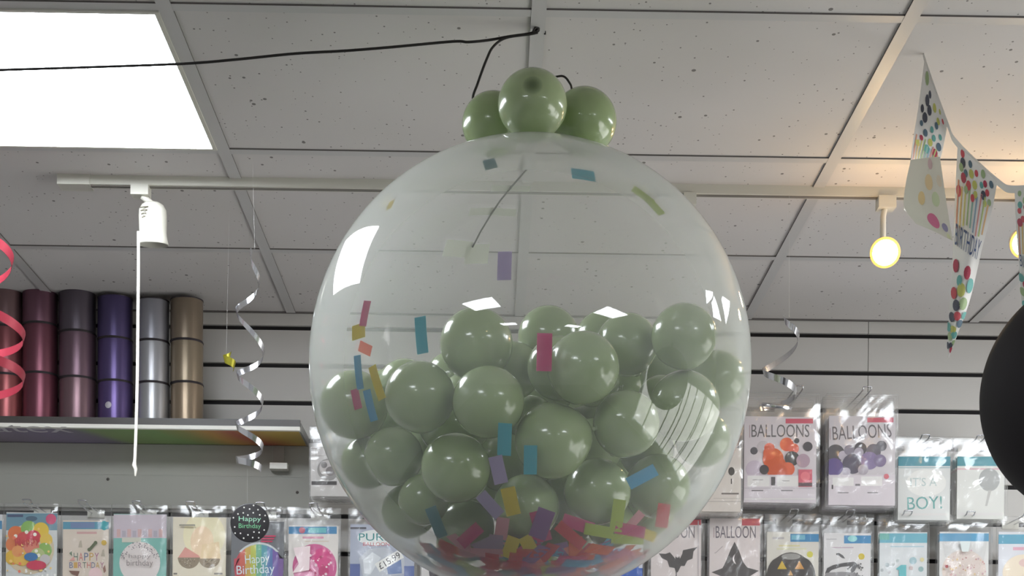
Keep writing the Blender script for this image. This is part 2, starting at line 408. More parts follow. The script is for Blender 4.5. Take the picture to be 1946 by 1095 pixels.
for u, v, Y, r, nk, lb in ((1012, 199, TY-.085, 66, (.02, .98, -.16), 'green balloon in the middle of the trio above the clear balloon'),
                       (938, 236, TY+.01, 60, (.96, .1, -.12), 'green balloon on the left of the trio above the clear balloon'),
                       (1109, 231, TY+.01, 63, (-.96, .1, -.12), 'green balloon on the right of the trio above the clear balloon'),
                       (1030, 215, TY+.10, 60, (0, -.8, -.6), 'green balloon hidden behind the middle one of the trio above the clear balloon')):
    if v == 215: continue
    sage(at(u, v, Y), r*px(Y), Vector(nk), lb, 'trio of green balloons on top', u == 1012)

# ------------------------------------------------------------------ confetti on the film and in the heap
CN = {'turquoise': (72, 176, 190), 'teal': (84, 140, 146), 'lime': (172, 190, 78), 'lavender': (178, 164, 196), 'pink': (206, 92, 136),
      'yellow': (216, 196, 52), 'coral': (222, 130, 118), 'blue': (74, 160, 196), 'red': (200, 50, 66), 'magenta': (196, 56, 118),
      'mauve': (160, 136, 160), 'rose': (212, 150, 160), 'orange': (220, 96, 56), 'purple': (140, 92, 150), 'white': (226, 226, 220)}
_pm = {}
def paper(c):
    """tissue paper: lets some light through"""
    if c in _pm: return _pm[c]
    M = bpy.data.materials.new('tissue_' + c); M.use_nodes = True; n, l = nodes(M); n.remove(n['Principled BSDF'])
    d = n.new('ShaderNodeBsdfDiffuse'); t = n.new('ShaderNodeBsdfTranslucent'); x = n.new('ShaderNodeMixShader')
    d.inputs[0].default_value = t.inputs[0].default_value = rgb(CN[c]); x.inputs[0].default_value = .35
    l.new(d.outputs[0], x.inputs[1]); l.new(t.outputs[0], x.inputs[2]); l.new(x.outputs[0], n['Material Output'].inputs['Surface'])
    _pm[c] = M
    return M
def strip_on_film(d, w, h, ang, c, label, group=None, k=.988, foot=None):
    """a paper strip lying against the inside of the film in direction d from the centre"""
    d = Vector(d).normalized(); p0 = shell(d, k)
    up = Vector((0,0,1)); tx = up.cross(d); tx = (tx if tx.length > .05 else Vector((1,0,0))).normalized(); ty = d.cross(tx)
    if d.y > 0 and False: tx = -tx
    ca, sa = math.cos(ang), math.sin(ang)
    mb = MB(); mt = paper(c)
    for kk_, flip in ((1.0, False), (.9985, True)):
        rows = []
        for i in range(5):
            row = []
            for j in range(3):
                a = (j/2 - .5)*w; b = (i/4 - .5)*h
                if foot: q = film_dir(foot[0] + (a*ca - b*sa)/foot[2], foot[1] - (a*sa + b*ca)/foot[2])
                else: q = p0 + tx*(a*ca - b*sa) + ty*(a*sa + b*ca) - BC
                row.append(shell(q, k*kk_))
            rows.append(row if not flip else row[::-1])
        mb.grid(rows, mt, True)
    o = mb.build('paper_confetti', None, p0)
    tag(o, label, 'confetti', group)
def film_dir(u, v, back=False):
    d = FW + RI*((u - 973)/FPX) - UP*((v - 547.5 - SHY)/FPX); d.normalize()
    c = BC - Vector((0, 0, EYE)); b = d.dot(c); rr = BR
    for _ in range(8):                       # the lower half is slightly drawn out
        t = b + math.sqrt(max(b*b - (c.dot(c) - rr*rr), 0))*(1 if back else -1)
        e = (d*t - c).normalized(); rr = BR*(1.0 + (.035*(-e.z)**1.5 if e.z < 0 else 0))
    return d*t - c
S = px(2.40)
STR = [ # u, v, w, h, degrees, colour, back?, label
 (930,306,24,40,20,'teal',0,'teal confetti square near the top of the clear balloon, left of centre'),
 (1110,326,46,34,-4,'turquoise',0,'pale turquoise confetti strip lying flat near the top right of the clear balloon'),
 (1226,366,48,26,-42,'lime',0,'lime confetti strip at the upper right of the clear balloon, upper of a crossing pair'),
 (1248,386,44,26,-58,'lime',0,'lime confetti strip at the upper right of the clear balloon, lower of a crossing pair'),
 (958,502,26,56,0,'lavender',0,'lavender confetti strip alone in the empty upper middle of the clear balloon'),
 (797,636,24,68,3,'turquoise',0,'turquoise confetti strip upright left of the topmost green balloon'),
 (688,594,21,48,-14,'pink',0,'pink confetti strip leaning at upper left above the yellow piece'),
 (675,629,40,28,0,'yellow',0,'yellow confetti piece under the leaning pink strip at left'),
 (690,662,44,24,4,'coral',1,'pale coral confetti strip lying flat below the yellow piece at left'),
 (676,708,21,64,-3,'blue',0,'blue confetti strip upright at left, above the dark pink piece'),
 (711,728,21,66,12,'yellow',0,'yellow confetti strip slanting at left, beside the blue ones'),
 (671,760,26,38,0,'magenta',0,'dark pink confetti piece at left below the upper blue strip'),
 (699,772,22,60,2,'blue',0,'blue confetti strip at left below the slanting yellow strip'),
 (1035,669,28,68,0,'magenta',0,'magenta confetti strip upright at the centre of the clear balloon'),
 (958,838,26,62,-5,'turquoise',0,'turquoise confetti strip upright above the lavender one at lower centre'),
 (1008,878,25,58,0,'turquoise',0,'turquoise confetti strip upright on the lower left of the centre front green balloon'),
 (946,896,27,54,13,'lavender',0,'lavender confetti strip below the turquoise one at lower centre'),
 (970,957,28,54,13,'yellow',0,'yellow confetti strip slanting at lower centre below the lavender one'),
 (930,964,24,56,42,'lavender',0,'lavender confetti strip leaning left of the slanting yellow one'),
 (951,1022,25,66,-8,'rose',0,'dusty rose confetti strip upright below the slanting yellow one'),
 (1030,1000,34,58,-20,'purple',0,'purple confetti strip near the bottom, right of the slanting yellow one'),
 (970,1046,26,42,-20,'yellow',0,'yellow confetti piece at the bottom, left leg of an upside down V'),
 (1006,1044,26,42,28,'yellow',0,'yellow confetti piece at the bottom, right leg of an upside down V'),
 (1224,910,24,60,-62,'blue',0,'blue confetti strip slanting at lower right'),
 (1176,984,24,62,-8,'lime',0,'lime confetti strip upright at lower right, long leg of an L'),
 (1140,1014,22,56,80,'lime',0,'lime confetti strip lying flat at lower right, foot of an L'),
 (1208,996,16,46,-42,'rose',0,'pale rose confetti strip slanting right of the upright lime strip'),
 (1264,985,24,46,-8,'red',0,'red confetti strip at the far lower right of the clear balloon'),
 (1200,1012,22,58,80,'magenta',0,'magenta confetti strip lying flat right of the lime L'),
 (1195,1030,18,62,88,'lime',0,'lime confetti strip lying flat below the magenta one at lower right'),
 (1235,1022,20,30,70,'yellow',0,'yellow confetti piece at the right end of the flat lime strip'),
 (826,998,22,62,22,'teal',0,'teal confetti strip leaning at the lower left of the clear balloon'),
 (892,1022,24,50,-48,'magenta',0,'magenta confetti strip leaning above the red heap at lower left'),
 (925,1056,16,60,88,'rose',0,'pale rose confetti strip lying flat at the bottom left of the yellow V'),
 (1028,1005,30,60,15,'magenta',0,'magenta confetti strip in shade right of the yellow V'),
 (1100,1002,24,62,72,'magenta',0,'magenta confetti strip lying almost flat at the bottom, left of the lime L'),
 (1085,1022,22,64,50,'red',0,'red confetti strip slanting at the bottom, left of the lime foot'),
 (738,385,30,16,30,'yellow',1,'faint yellow confetti piece at the upper left rim of the clear balloon'),
]
for j, (u, v, w, h, a, c, bk, lb) in enumerate(STR):
    strip_on_film(film_dir(u, v, bk), w*S, h*S, math.radians(a), c, lb, k=.988 - .0012*(j % 4), foot=(u, v, S) if v > 890 and not bk else None)
hc = ['red', 'pink', 'orange', 'coral', 'blue', 'magenta', 'rose', 'red', 'blue', 'mauve', 'lime', 'teal', 'purple', 'orange', 'pink', 'magenta']
ha = random.Random(11)
for i in range(170):                        # the heap at the bottom of the clear balloon
    a = ha.uniform(-math.pi*1.05, math.pi*.05); ph = math.acos(1 - (.03 + .97*ha.random())*.135)
    c = hc[i % 16]
    d = Vector((math.sin(ph)*math.cos(a), math.sin(ph)*math.sin(a), -math.cos(ph)))
    strip_on_film(d, .021, .048, ha.uniform(0, math.pi), c, c + ' paper confetti strip in the heap at the bottom of the clear balloon', 'confetti heap', k=.987 - .0009*(i % 12))

# tape patches and the thread on the far side of the film
for j, (u, v, w, h, a, lb) in enumerate(((868,470,54,34,6,'square white tape patch taped on the left at the lower end of the inner thread'), (905,480,46,40,10,'square white tape patch overlapping another at the lower end of the inner thread'), (935,398,90,17,9,'long white tape strip halfway down the inner thread'), (970,353,70,15,9,'white tape strip highest along the inner thread'))):
    strip_on_film(film_dir(u, v, True), w*px(2.9), h*px(2.9), math.radians(-a), 'white', lb, k=.99-.001*j)
mb = MB()
mb.tube([shell(film_dir(u, v, True), .982) for u, v in ((1000,316),(975,345),(950,375),(930,405),(912,435),(896,466))], .0016, mat('grey_thread', (96, 96, 92), .6), 6)
tag(mb.build('thread', None, at(950, 380, 2.95)), 'thin dark thread running down inside the clear balloon to the tape patches', 'thread')

# black cord the balloon hangs from
cord = thing('hanging_cord', 'thin black cord tied to the ceiling grid that holds up the clear balloon', 'cord', Vector((at(1020,40,2.73).x, 2.73, CEIL-.004)))
YC = 2.715
mb = MB()
def run(pts, r, n=8): mb.tube(spline(pts, n), r, M_black, 8)
run([at(-60,136,2.70), at(0,133,2.70), at(160,128,2.70), at(350,121,2.70), at(450,113,2.70), at(560,102,2.70), at(650,97,2.70), at(740,90,2.70), at(860,79,2.705), at(890,80,2.705), at(930,76,YC), at(970,69,YC), at(1010,63,YC), at(1022,54,YC+.005), at(1028,48,2.72)], .0023)
mb.build('horizontal_run', cord, cord.location); mb = MB()
run([at(1022,62,YC-.004), at(1008,65,YC-.004), at(962,72,YC-.003), at(938,88,YC-.004), at(925,112,YC-.01), at(908,158,YC-.01), at(899,190,YC), at(918,215,TY+.078), at(985,240,TY+.06), at(1008,250,TY+.015)], .0021)
run([at(1055,146,TY+.01), at(1070,145,TY+.01), at(1080,154,TY+.01), at(1086,172,TY+.03), at(1075,215,TY+.078), at(1016,245,TY+.02)], .0018)
mb.build('hanging_strand', cord, cord.location); mb = MB()
run([at(1012,63,YC-.003), at(1016,54,YC-.004), at(1022,52,YC-.002), at(1024,58,YC+.002), at(1018,62,YC+.003), at(1022,56,YC), at(1031,46,2.72), at(1038,38,2.725), at(1036,32,2.73), Vector((at(1036,31,2.735).x, 2.735, CEIL-.005))], .0016)
mb.build('knot', cord, cord.location)

# ------------------------------------------------------------------ lighting track and spotlights
TRY = 3.42
tA, tB = at(112, 348, TRY), at(2100, 390, TRY)
track = thing('lighting_track', 'long white lighting track fixed along the ceiling behind the clear balloon', 'lighting track', ((tA.x+tB.x)/2, TRY, CEIL))
z0 = CEIL - .019
mb = MB(); mb.box((tA.x+.064, TRY-.012, z0), (tB.x, TRY+.012, CEIL), M_white); mb.box((tA.x+.064, TRY-.005, z0-.0015), (tB.x, TRY+.005, z0+.001), mat('track_slot', (120,116,110), .5)); mb.build('rail', track, track.location)
mb = MB(); mb.box((tA.x, TRY-.016, z0-.002), (tA.x+.066, TRY+.024, CEIL), M_white); mb.build('end_feed', track, track.location)

def spot_frame(axis):
    ax = Vector(axis).normalized(); a = ax.orthogonal().normalized(); return ax, a, ax.cross(a)
# unlit one at the left
p = at(268, 372, TRY)
t = thing('track_spotlight', 'unlit white bell-shaped track spotlight at left, beside the ribbon spools', 'spotlight', (p.x, TRY, z0))
mb = MB(); mb.box((p.x-.018, TRY-.018, z0-.021), (p.x+.018, TRY+.014, z0), M_white); mb.build('adapter', t, t.location)
hc_ = at(290, 384, TRY); ax = Vector((-.0, .12, -1)).normalized()
mb = MB(); prof = [(.004, .0), (.014, .001), (.022, .006), (.0275, .016), (.0285, .028), (.0280, .05), (.0275, .062), (.0285, .072), (.0315, .085), (.0305, .086), (.026, .07)]
mb.lathe(prof, M_white, ax, hc_, 40)
mb.build('lamp_head', t, t.location)
mb = MB()
for k in range(4):
    q = at(279 - k*.3, 402 + k*6.2, TRY); w_ = .0085 - .0017*k
    mb.tube([q + Vector((dx*w_, -.0262 - .0010*(1-abs(dx)), dx*.0012)) for dx in (-1, -.5, 0, .5, 1)], .0011, mat('vent_dark', (92, 88, 72), .7), 6)
mb.build('vent_slots', t, t.location)
mb = MB(); mb.tube([Vector((p.x+.004, TRY-.002, z0-.02)), hc_ + ax*.006], .007, M_white, 12); mb.build('swivel', t, t.location)
# pull cord under it
mb = MB(); c0 = at(263, 452, TRY-.03); pts = [at(u, v, TRY-.03) for u, v in ((263,440),(263,520),(262,620),(261,720),(259,800),(257,860),(256,878))]
mb.tube(spline(pts, 4), .0032, M_thread, 8); end = pts[-1]
mb2 = MB(); mb2.tube([end, at(255,884,TRY-.03), at(258,892,TRY-.03), at(257,905,TRY-.03)], [.0036,.0045,.0035,.0015], M_thread, 8)
t = thing('pull_cord', 'white cord hanging straight down from the unlit track spotlight', 'cord', c0)
mb.build('cord', t, c0); mb2.build('frayed_end', t, c0)
# lit ones at the right
def lit(u, v, ua, label, aim=(-.12, -1, -.45)):
    c = at(u, v, TRY-.035); p = at(ua, 395, TRY)
    t = thing('track_spotlight', label, 'spotlight', (p.x, TRY, z0))
    mb = MB(); mb.box((p.x-.018, TRY-.018, z0-.024), (p.x+.018, TRY+.014, z0), M_white); mb.build('adapter', t, t.location)
    ax = Vector(aim).normalized()
    mb = MB(); mb.lathe([(.003, -.062), (.016, -.060), (.024, -.05), (.027, -.035), (.0285, -.006), (.030, .0005), (.0298, .001)], M_white, ax, c, 36); mb.build('lamp_head', t, t.location)
    mb = MB(); mb.tube([Vector((p.x-.002, TRY, z0-.022)), Vector((p.x-.006, TRY-.004, z0-.04)), c - ax*.045 + Vector((0,0,.02))], .006, M_white, 12); mb.build('swivel', t, t.location)
    mb = MB(); mb.lathe([(.0255, .0025), (.018, .0055), (.008, .0075), (.0005, .008)], M_warm, ax, c, 32); mb.build('lens', t, t.location)
    mb = MB(); mb.lathe([(.0298, .0008), (.0308, .0014), (.0300, .0024), (.0255, .0025)], M_halo, ax, c, 32); mb.build('painted_halo_ring', t, t.location)  # glowing ring added round the lens as its warm halo
    L = bpy.data.lights.new('spotlight_glow', 'POINT'); L.energy = .32; L.color = (1, .62, .28); L.shadow_soft_size = .02
    o = bpy.data.objects.new('spotlight_glow', L); COL.objects.link(o); o.parent = t; o.location = c + ax*.04 - t.location
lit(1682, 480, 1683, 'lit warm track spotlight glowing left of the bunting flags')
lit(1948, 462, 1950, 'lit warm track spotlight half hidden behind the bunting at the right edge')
p = at(1316, 382, TRY)
mb = MB(); mb.box((p.x-.02, TRY-.018, z0-.024), (p.x+.006, TRY+.014, z0), M_white); mb.box((p.x-.014, TRY-.010, z0-.028), (p.x, TRY+.006, z0-.023), M_grey)
tag(mb.build('track_adapter', None, (p.x, TRY, z0)), 'empty white track adapter peeking out at the upper right rim of the clear balloon', 'track adapter')

# ------------------------------------------------------------------ shelf with ribbon spools
zu = at(588, 850, WALL).z
e1 = at(575, 818, 4.2); YS = 4.2*(zu-EYE)/(e1.z-EYE)
XE = at(570, 812, YS).x
shelf = thing('wall_shelf', 'long dark shelf with a white front edge under the ribbon spools', 'shelf', ((XL+XE)/2, WALL, zu))
mb = MB(); mb.box((XL, YS+.012, zu+.004), (XE, WALL, zu+.02), M_shelf); mb.build('shelf_board', shelf, shelf.location)
mb = MB(); mb.box((XL, YS, zu+.0085), (XE, YS+.012, zu+.026), M_shelf); mb.build('front_lip', shelf, shelf.location)
mb = MB(); mb.box((XL, YS-.002, zu-.001), (XE, YS+.012, zu+.0085), M_edge); mb.build('white_edge', shelf, shelf.location)
M_sign = mat('rainbow_sign', (90, 90, 110), .35)
n_, l_ = nodes(M_sign); tc_ = n_.new('ShaderNodeTexCoord'); sp_ = n_.new('ShaderNodeSeparateXYZ'); l_.new(tc_.outputs['Object'], sp_.inputs[0])
ww = n_.new('ShaderNodeTexNoise'); ww.inputs['Scale'].default_value = 4; l_.new(tc_.outputs['Object'], ww.inputs['Vector'])
xx = math_node(n_, l_, 'ADD', sp_.outputs['X'], math_node(n_, l_, 'MULTIPLY', ww.outputs['Fac'], .10))
xx = math_node(n_, l_, 'ADD', xx, math_node(n_, l_, 'MULTIPLY', sp_.outputs['Y'], -.55))
mr = n_.new('ShaderNodeMapRange'); l_.new(xx, mr.inputs[0])
XS0, XS1 = at(0, 830, 4.25).x, XE
cr_ = n_.new('ShaderNodeValToRGB'); l_.new(mr.outputs[0], cr_.inputs[0])
mr.inputs['From Min'].default_value = XS0 - shelf.location.x; mr.inputs['From Max'].default_value = XS1 - shelf.location.x + .06
els = cr_.color_ramp.elements
stops = [(.0, (128,118,128)), (.30, (124,112,142)), (.40, (118,112,128)), (.47, (128,150,96)), (.66, (126,160,96)), (.74, (150,150,84)), (.80, (196,150,74)), (.88, (176,84,66)), (1.0, (190,160,74))]
els[0].position, els[0].color = 0, rgb(stops[0][1]); els[1].position, els[1].color = 1, rgb(stops[-1][1])
for p_, c_ in stops[1:-1]:
    e = els.new(p_); e.color = rgb(c_)
l_.new(cr_.outputs[0], n_['Principled BSDF'].inputs['Base Color'])
mb = MB(); mb.box((XL, YS+.012, zu-.0005), (XE-.004, WALL-.017, zu+.004), M_sign)
tx0, tx1 = at(-4, 828, 4.25).x, at(146, 828, 4.25).x
y_n, y_f = (zu-EYE)*FPX/(1505-819.5), (zu-EYE)*FPX/(1505-833)
for tri in glyphs('atex'):
    mb.face([(tx0 + (tx1-tx0)*a, y_f + (y_n-y_f)*b, zu-.0009) for a, b in tri], ink((196, 192, 198)))
sg = mb.build('underside_sign', shelf, shelf.location)
mb = MB(); mb.face([(XE-.004, YS+.012, zu-.0006), (XE, YS+.012, zu-.0006), (XE, WALL-.017, zu-.0006), (XE-.004, WALL-.017, zu-.0006)], M_edge); mb.box((XE-.003, YS+.012, zu-.002), (XE+.002, WALL-.017, zu+.02), M_grey); mb.build('end_trim', shelf, shelf.location)
# board under the shelf
zb0, zb1 = at(590, 970, WALL-.016).z, zu - .0015
xb = at(592, 900, WALL-.016).x
mb = MB(); zj = at(200, 903, WALL-.016).z
mb.box((XL, WALL-.016, zb0), (xb, WALL-.0005, zj-.0012), M_board); mb.box((XL, WALL-.0150, zj-.0012), (xb, WALL-.0005, zj+.0012), M_board); mb.box((XL, WALL-.016, zj+.0012), (xb, WALL-.0005, zb1), M_board)
for u, v in ((205, 911), (565, 936)):
    q = at(u, v, WALL-.0163); mb.lathe([(.004, 0), (.0036, .0006), (.0002, .0008)], mat('screw_dark', (70, 66, 62), .5), (0,-1,0), q, 14)
tag(mb.build('backing_board', None, ((XL+xb)/2, WALL-.008, zb0)), 'plain grey board on the wall under the ribbon shelf', 'board')
q0, q1 = at(520, 826, WALL-.02), at(540, 882, WALL-.02)
br = thing('shelf_bracket', 'small grey bracket with a white foot under the right end of the ribbon shelf', 'bracket', ((q0.x+q1.x)/2, WALL-.017, q1.z))
mb = MB(); mb.box((q0.x, WALL-.024, q1.z), (q1.x, WALL-.0165, zu-.002), mat('bracket_grey', (150, 146, 140), .5)); mb.build('upright', br, br.location)
q2, q3 = at(513, 880, WALL-.045), at(546, 892, WALL-.045)
mb = MB(); mb.box((q2.x, WALL-.05, q3.z), (q3.x, WALL-.0165, q2.z), M_edge); mb.build('foot', br, br.location)

def spool_mat(name, col, metal=.6, rough=.34):
    M = mat(name, col, rough, metal)
    n, l = nodes(M); b = n['Principled BSDF']; tc = n.new('ShaderNodeTexCoord'); mp = n.new('ShaderNodeMapping'); mp.inputs['Scale'].default_value = (60, 60, 1.5)
    ns = n.new('ShaderNodeTexNoise'); ns.inputs['Scale'].default_value = 2.0; l.new(tc.outputs['Object'], mp.inputs[0]); l.new(mp.outputs[0], ns.inputs['Vector'])
    bp = n.new('ShaderNodeBump'); bp.inputs['Strength'].default_value = .12; bp.inputs['Distance'].default_value = .003; l.new(ns.outputs['Fac'], bp.inputs['Height']); l.new(bp.outputs[0], b.inputs['Normal'])
    return M
zs = zu + .02
STK = [ # name, u centre at base, width px, top v, colour(s) top to bottom, label word
 ('rose-brown', 10, 66, 535, [(150,120,122), (158,92,98), (176,98,100)], 'stack at the left picture edge'),
 ('plum red', 75, 66, 526, [(140,98,116), (142,86,102), (142,82,98)], 'second stack from the left picture edge'),
 ('dusky mauve', 146, 70, 549, [(118,108,120), (140,112,126), (156,124,132)], 'third stack from the left picture edge'),
 ('deep purple', 218, 66, 567, [(104,92,140), (112,96,150), (116,98,156)], 'stack left of the white cord'),
 ('silver', 290, 62, 573, [(190,190,200), (214,214,220), (216,216,220)], 'stack right of the white cord'),
 ('pale gold', 354, 62, 571, [(172,155,136), (184,167,143), (188,168,143)], 'stack at the right end of the shelf')]
for nm, uc, wpx, vt, cols, where in STK:
    Y = YS + .075
    cx = at(uc, 800, Y).x; ztop = at(uc, vt, Y).z; H = (ztop - zs)/3; r = wpx/2*px(Y)
    for k in range(3):
        zb = zs + H*(2-k)
        lv = ('topmost', 'middle', 'bottom')[k]
        o0 = Vector((cx + (k-1)*.0015, Y, zb))
        t = thing('ribbon_spool', f'{lv} {nm} foil ribbon spool, {where}', 'ribbon spool', o0, 'ribbon spools on the shelf')
        M = spool_mat('foil_%s_%d' % (nm.replace(' ', '_').replace('-', '_'), k), tuple(int(q*.82) for q in cols[k]))
        mb = MB(); mb.lathe([(r*.97, .003), (r*.985, .012), (r*.985, H-.012), (r*.97, H-.003)], M, o=o0, seg=48); mb.build('foil_ribbon', t, o0)
        mb = MB(); mb.lathe([(.002, .0003), (r, .0003), (r*1.0, .0028), (r*.97, .003)], M_flange, o=o0, seg=48); mb.build('bottom_flange', t, o0)
        mb = MB(); mb.lathe([(r*.97, H-.003), (r, H-.003), (r, H-.0002), (.002, H-.0002)], M_flange, o=o0, seg=48); mb.build('top_flange', t, o0)
        if nm == 'deep purple' and k == 2:
            mb = MB(); q = at(213, 777, Y); a0 = math.asin(max(-1, min(1, (q.x - o0.x)/(r*.99))))
            mb.lathe([(.0085, 0), (.008, .0008), (.0002, .001)], mat('silver_sticker', (196, 190, 200), .4), (math.sin(a0), -math.cos(a0), 0), o0 + Vector((math.sin(a0)*r*.985, -math.cos(a0)*r*.985, q.z - o0.z)), 20); mb.build('round_sticker', t, o0)

# ------------------------------------------------------------------ packs on peg hooks
class Card:
    """a printed card drawn in photo pixels on the vertical plane at depth Y"""
    def __init__(s, rect, Y, base, thick=.002):
        s.u0, s.v0, s.u1, s.v1 = rect; s.Y = Y; s.mb = MB(); s.n = 0
        a = at(s.u0, s.v1, Y); b = at(s.u1, s.v0, Y); s.x0, s.x1, s.z0, s.z1 = a.x, b.x, min(a.z, b.z), max(a.z, b.z)
        s.mb.box((s.x0, Y, s.z0), (s.x1, Y+thick, s.z1), ink(base))
    def P(s, u, v):
        q = at(u, v, s.Y); q.x = min(max(q.x, s.x0), s.x1); q.z = min(max(q.z, s.z0), s.z1); q.y = s.Y - .00012*s.n; return q
    def poly(s, pts, c):
        s.n += 1; s.mb.face([s.P(u, v) for u, v in pts], ink(c) if isinstance(c, tuple) else c)
    def rect(s, u0, v0, u1, v1, c): s.poly([(u0,v1),(u1,v1),(u1,v0),(u0,v0)], c)
    def disc(s, u, v, r, c, ry=None, a0=0, a1=360, n=28):
        ry = ry or r
        s.poly([(u + r*math.cos(math.radians(a)), v - ry*math.sin(math.radians(a))) for a in (a0 + (a1-a0)*i/n for i in range(n if a1-a0 >= 360 else n+1))], c)
    def text(s, t, u0, v0, u1, v1, c, rot=0):
        s.n += 1; cu, cv = (u0+u1)/2, (v0+v1)/2; ca, sa = math.cos(math.radians(rot)), math.sin(math.radians(rot))
        for tri in glyphs(t):
            q = []
            for a, b in tri:
                du, dv = (a-.5)*(u1-u0), (.5-b)*(v1-v0); q.append(s.P(cu + du*ca + dv*sa, cv - du*sa + dv*ca))
            s.mb.face(q, ink(c))

def sleeve_mesh(x0, x1, z0, z1, Y, th, seed, pillow):
    """closed thin clear bag, pillowed and slightly wrinkled"""
    rr = random.Random(seed); mb = MB(); N, K = 14, 18
    ph = [rr.uniform(0, 6.28) for _ in range(6)]
    def off(a, b):
        e = min(a, 1-a, b, 1-b); e = min(1, e*9)
        return e*(pillow + .0012*math.sin(9*a + 5*b + ph[0]) + .0010*math.sin(17*a - 11*b + ph[1]))
    fr = [[Vector((x0 + (x1-x0)*i/N, Y - off(i/N, j/K), z0 + (z1-z0)*j/K)) for i in range(N+1)] for j in range(K+1)]
    bk = [[Vector((x0 + (x1-x0)*i/N, Y + th, z0 + (z1-z0)*j/K)) for i in range(N, -1, -1)] for j in range(K+1)]
    mb.grid(fr, M_sleeve); mb.grid(bk, M_sleeve, False)
    mb.grid([[r[-1] for r in fr], [r[0] for r in bk]], M_sleeve, False); mb.grid([[r[-1] for r in bk], [r[0] for r in fr]], M_sleeve, False)
    mb.grid([bk[0][::-1], fr[0]], M_sleeve, False); mb.grid([fr[-1], bk[-1][::-1]], M_sleeve, False)
    return mb

def hook(x, z, tipY, label, plate=True):
    """double wire peg hook pushed into a slatwall groove"""
    t = thing('peg_hook', label, 'hook', (x, WALL, z), 'peg hooks on the slatwall')
    mb = MB(); mb.box((x-.022, WALL-.004, z-.012), (x+.022, WALL-.0003, z+.009), M_white); mb.box((x-.018, WALL-.002, z-.004), (x+.018, WALL+.009, z+.004), M_white); mb.build('back_plate', t, t.location)
    mb = MB()
    for s_ in (-1, 1):
        X = x + s_*.010
        mb.tube(spline([(X, WALL-.003, z), (X, WALL-.05, z), (X, tipY+.02, z), (X, tipY, z+.007)], 4), .0017, M_chrome, 8)
    mb.build('wire_prongs', t, t.location)
    mb = MB(); mb.tube([(x-.010, tipY, z+.007), (x, tipY-.001, z+.0078), (x+.010, tipY, z+.007)], .0017, M_chrome, 8); mb.build('end_bar', t, t.location)
slotz = lambda k: SLOT0 - PITCH*k

def pack(rect, Y, base, draw, label, slot, bag=None, hooku=None, tip=None, hlabel='', extra=0, elabel='', gap=.02, pillow=.003, seed=0, name='balloon_packet', cat='packet', nohook=False):
    c = Card(rect, Y, base)
    if draw: draw(c)
    bu0, bv0, bu1, bv1 = bag or (rect[0]-3, rect[1]-14, rect[2]+3, rect[3]+4)
    a, b = at(bu0, bv1, Y), at(bu1, bv0, Y); x0, x1, z0, z1 = a.x, b.x, a.z, b.z
    hz = slotz(slot) - .0019
    z1 = max(z1, hz + .006)
    hx = at(hooku, 900, Y).x if hooku else (x0+x1)/2
    o0 = Vector((hx, Y, hz))
    t = thing(name, label, cat, o0, 'packets on the slatwall')
    kids = [c.mb.build('printed_card', t, o0), sleeve_mesh(x0, x1, z0, z1, Y - .0035 - .00012*c.n, .0075 + .00012*c.n, seed or int(rect[0]), pillow).build('clear_sleeve', t, o0)]
    for k in range(extra):
        t2 = t.copy(); COL.objects.link(t2); t2.location = o0 + Vector((.0008*(-1)**k, gap*(k+1), 0)); t2['label'] = elabel; t2['group'] = elabel
        for ch in kids:
            d = ch.copy(); COL.objects.link(d); d.parent = t2
    if not nohook:
        hook(hx, slotz(slot), tip if tip else Y - .05, hlabel)

W = (226, 224, 222); LIL = (214, 206, 212); DK = (62, 58, 60)
# --- two big BALLOONS packets
def d_orange(c):
    c.rect(1493, 796, 1545, 805, (206, 84, 104))
    c.rect(1424, 808, 1425, 832, (150,120,124)); c.text('BALLOONS', 1428, 807, 1538, 831, (104, 100, 102))
    for u, v, r, k in ((1434,892,17,(198,184,198)), (1433,857,7,(84,82,88)), (1450,850,12,(196,188,192)), (1462,852,10,(220,96,60)), (1495,845,13,(222,98,64)), (1514,838,5,(72,72,74)), (1535,849,9,(70,66,72)), (1508,853,10,(226,102,74)),
                       (1469,872,20,(212,96,50)), (1475,888,21,(206,90,46)), (1505,872,14,(66,64,62)), (1526,876,13,(178,152,166)), (1452,893,9,(70,66,70)), (1497,892,13,(218,98,58)), (1480,898,16,(204,88,48)), (1462,862,12,(218,96,56))):
        c.disc(u, v, r, k)
    c.rect(1412, 903, 1556, 958, LIL)
    c.rect(1420, 905, 1462, 925, W); c.rect(1476, 905, 1516, 925, W); c.rect(1465, 907, 1473, 923, (84,80,84)); c.rect(1430, 912, 1450, 913, (170,165,168)); c.rect(1486, 914, 1500, 915, (150,146,150))
    c.rect(1517, 893, 1543, 926, (206, 92, 110)); c.rect(1517, 918, 1543, 925, (92, 70, 76)); c.disc(1530, 906, 9, (228,120,130))
    for u in (1428, 1484): c.rect(u, 932, u+22, 934, (130,126,130))
    c.rect(1414, 928, 1548, 929, (190,184,190)); c.rect(1414, 948, 1548, 950, W)
pack((1413, 793, 1552, 955), 4.205, (212, 204, 208), d_orange, 'BALLOONS packet picturing orange, black and lilac balloons beside the clear balloon', 2, bag=(1408, 783, 1558, 958), hooku=1508, tip=4.14, hlabel='wire peg hook holding the BALLOONS packet with orange balloons', extra=5, elabel='further packet hanging behind the front packet with orange balloons', seed=3)
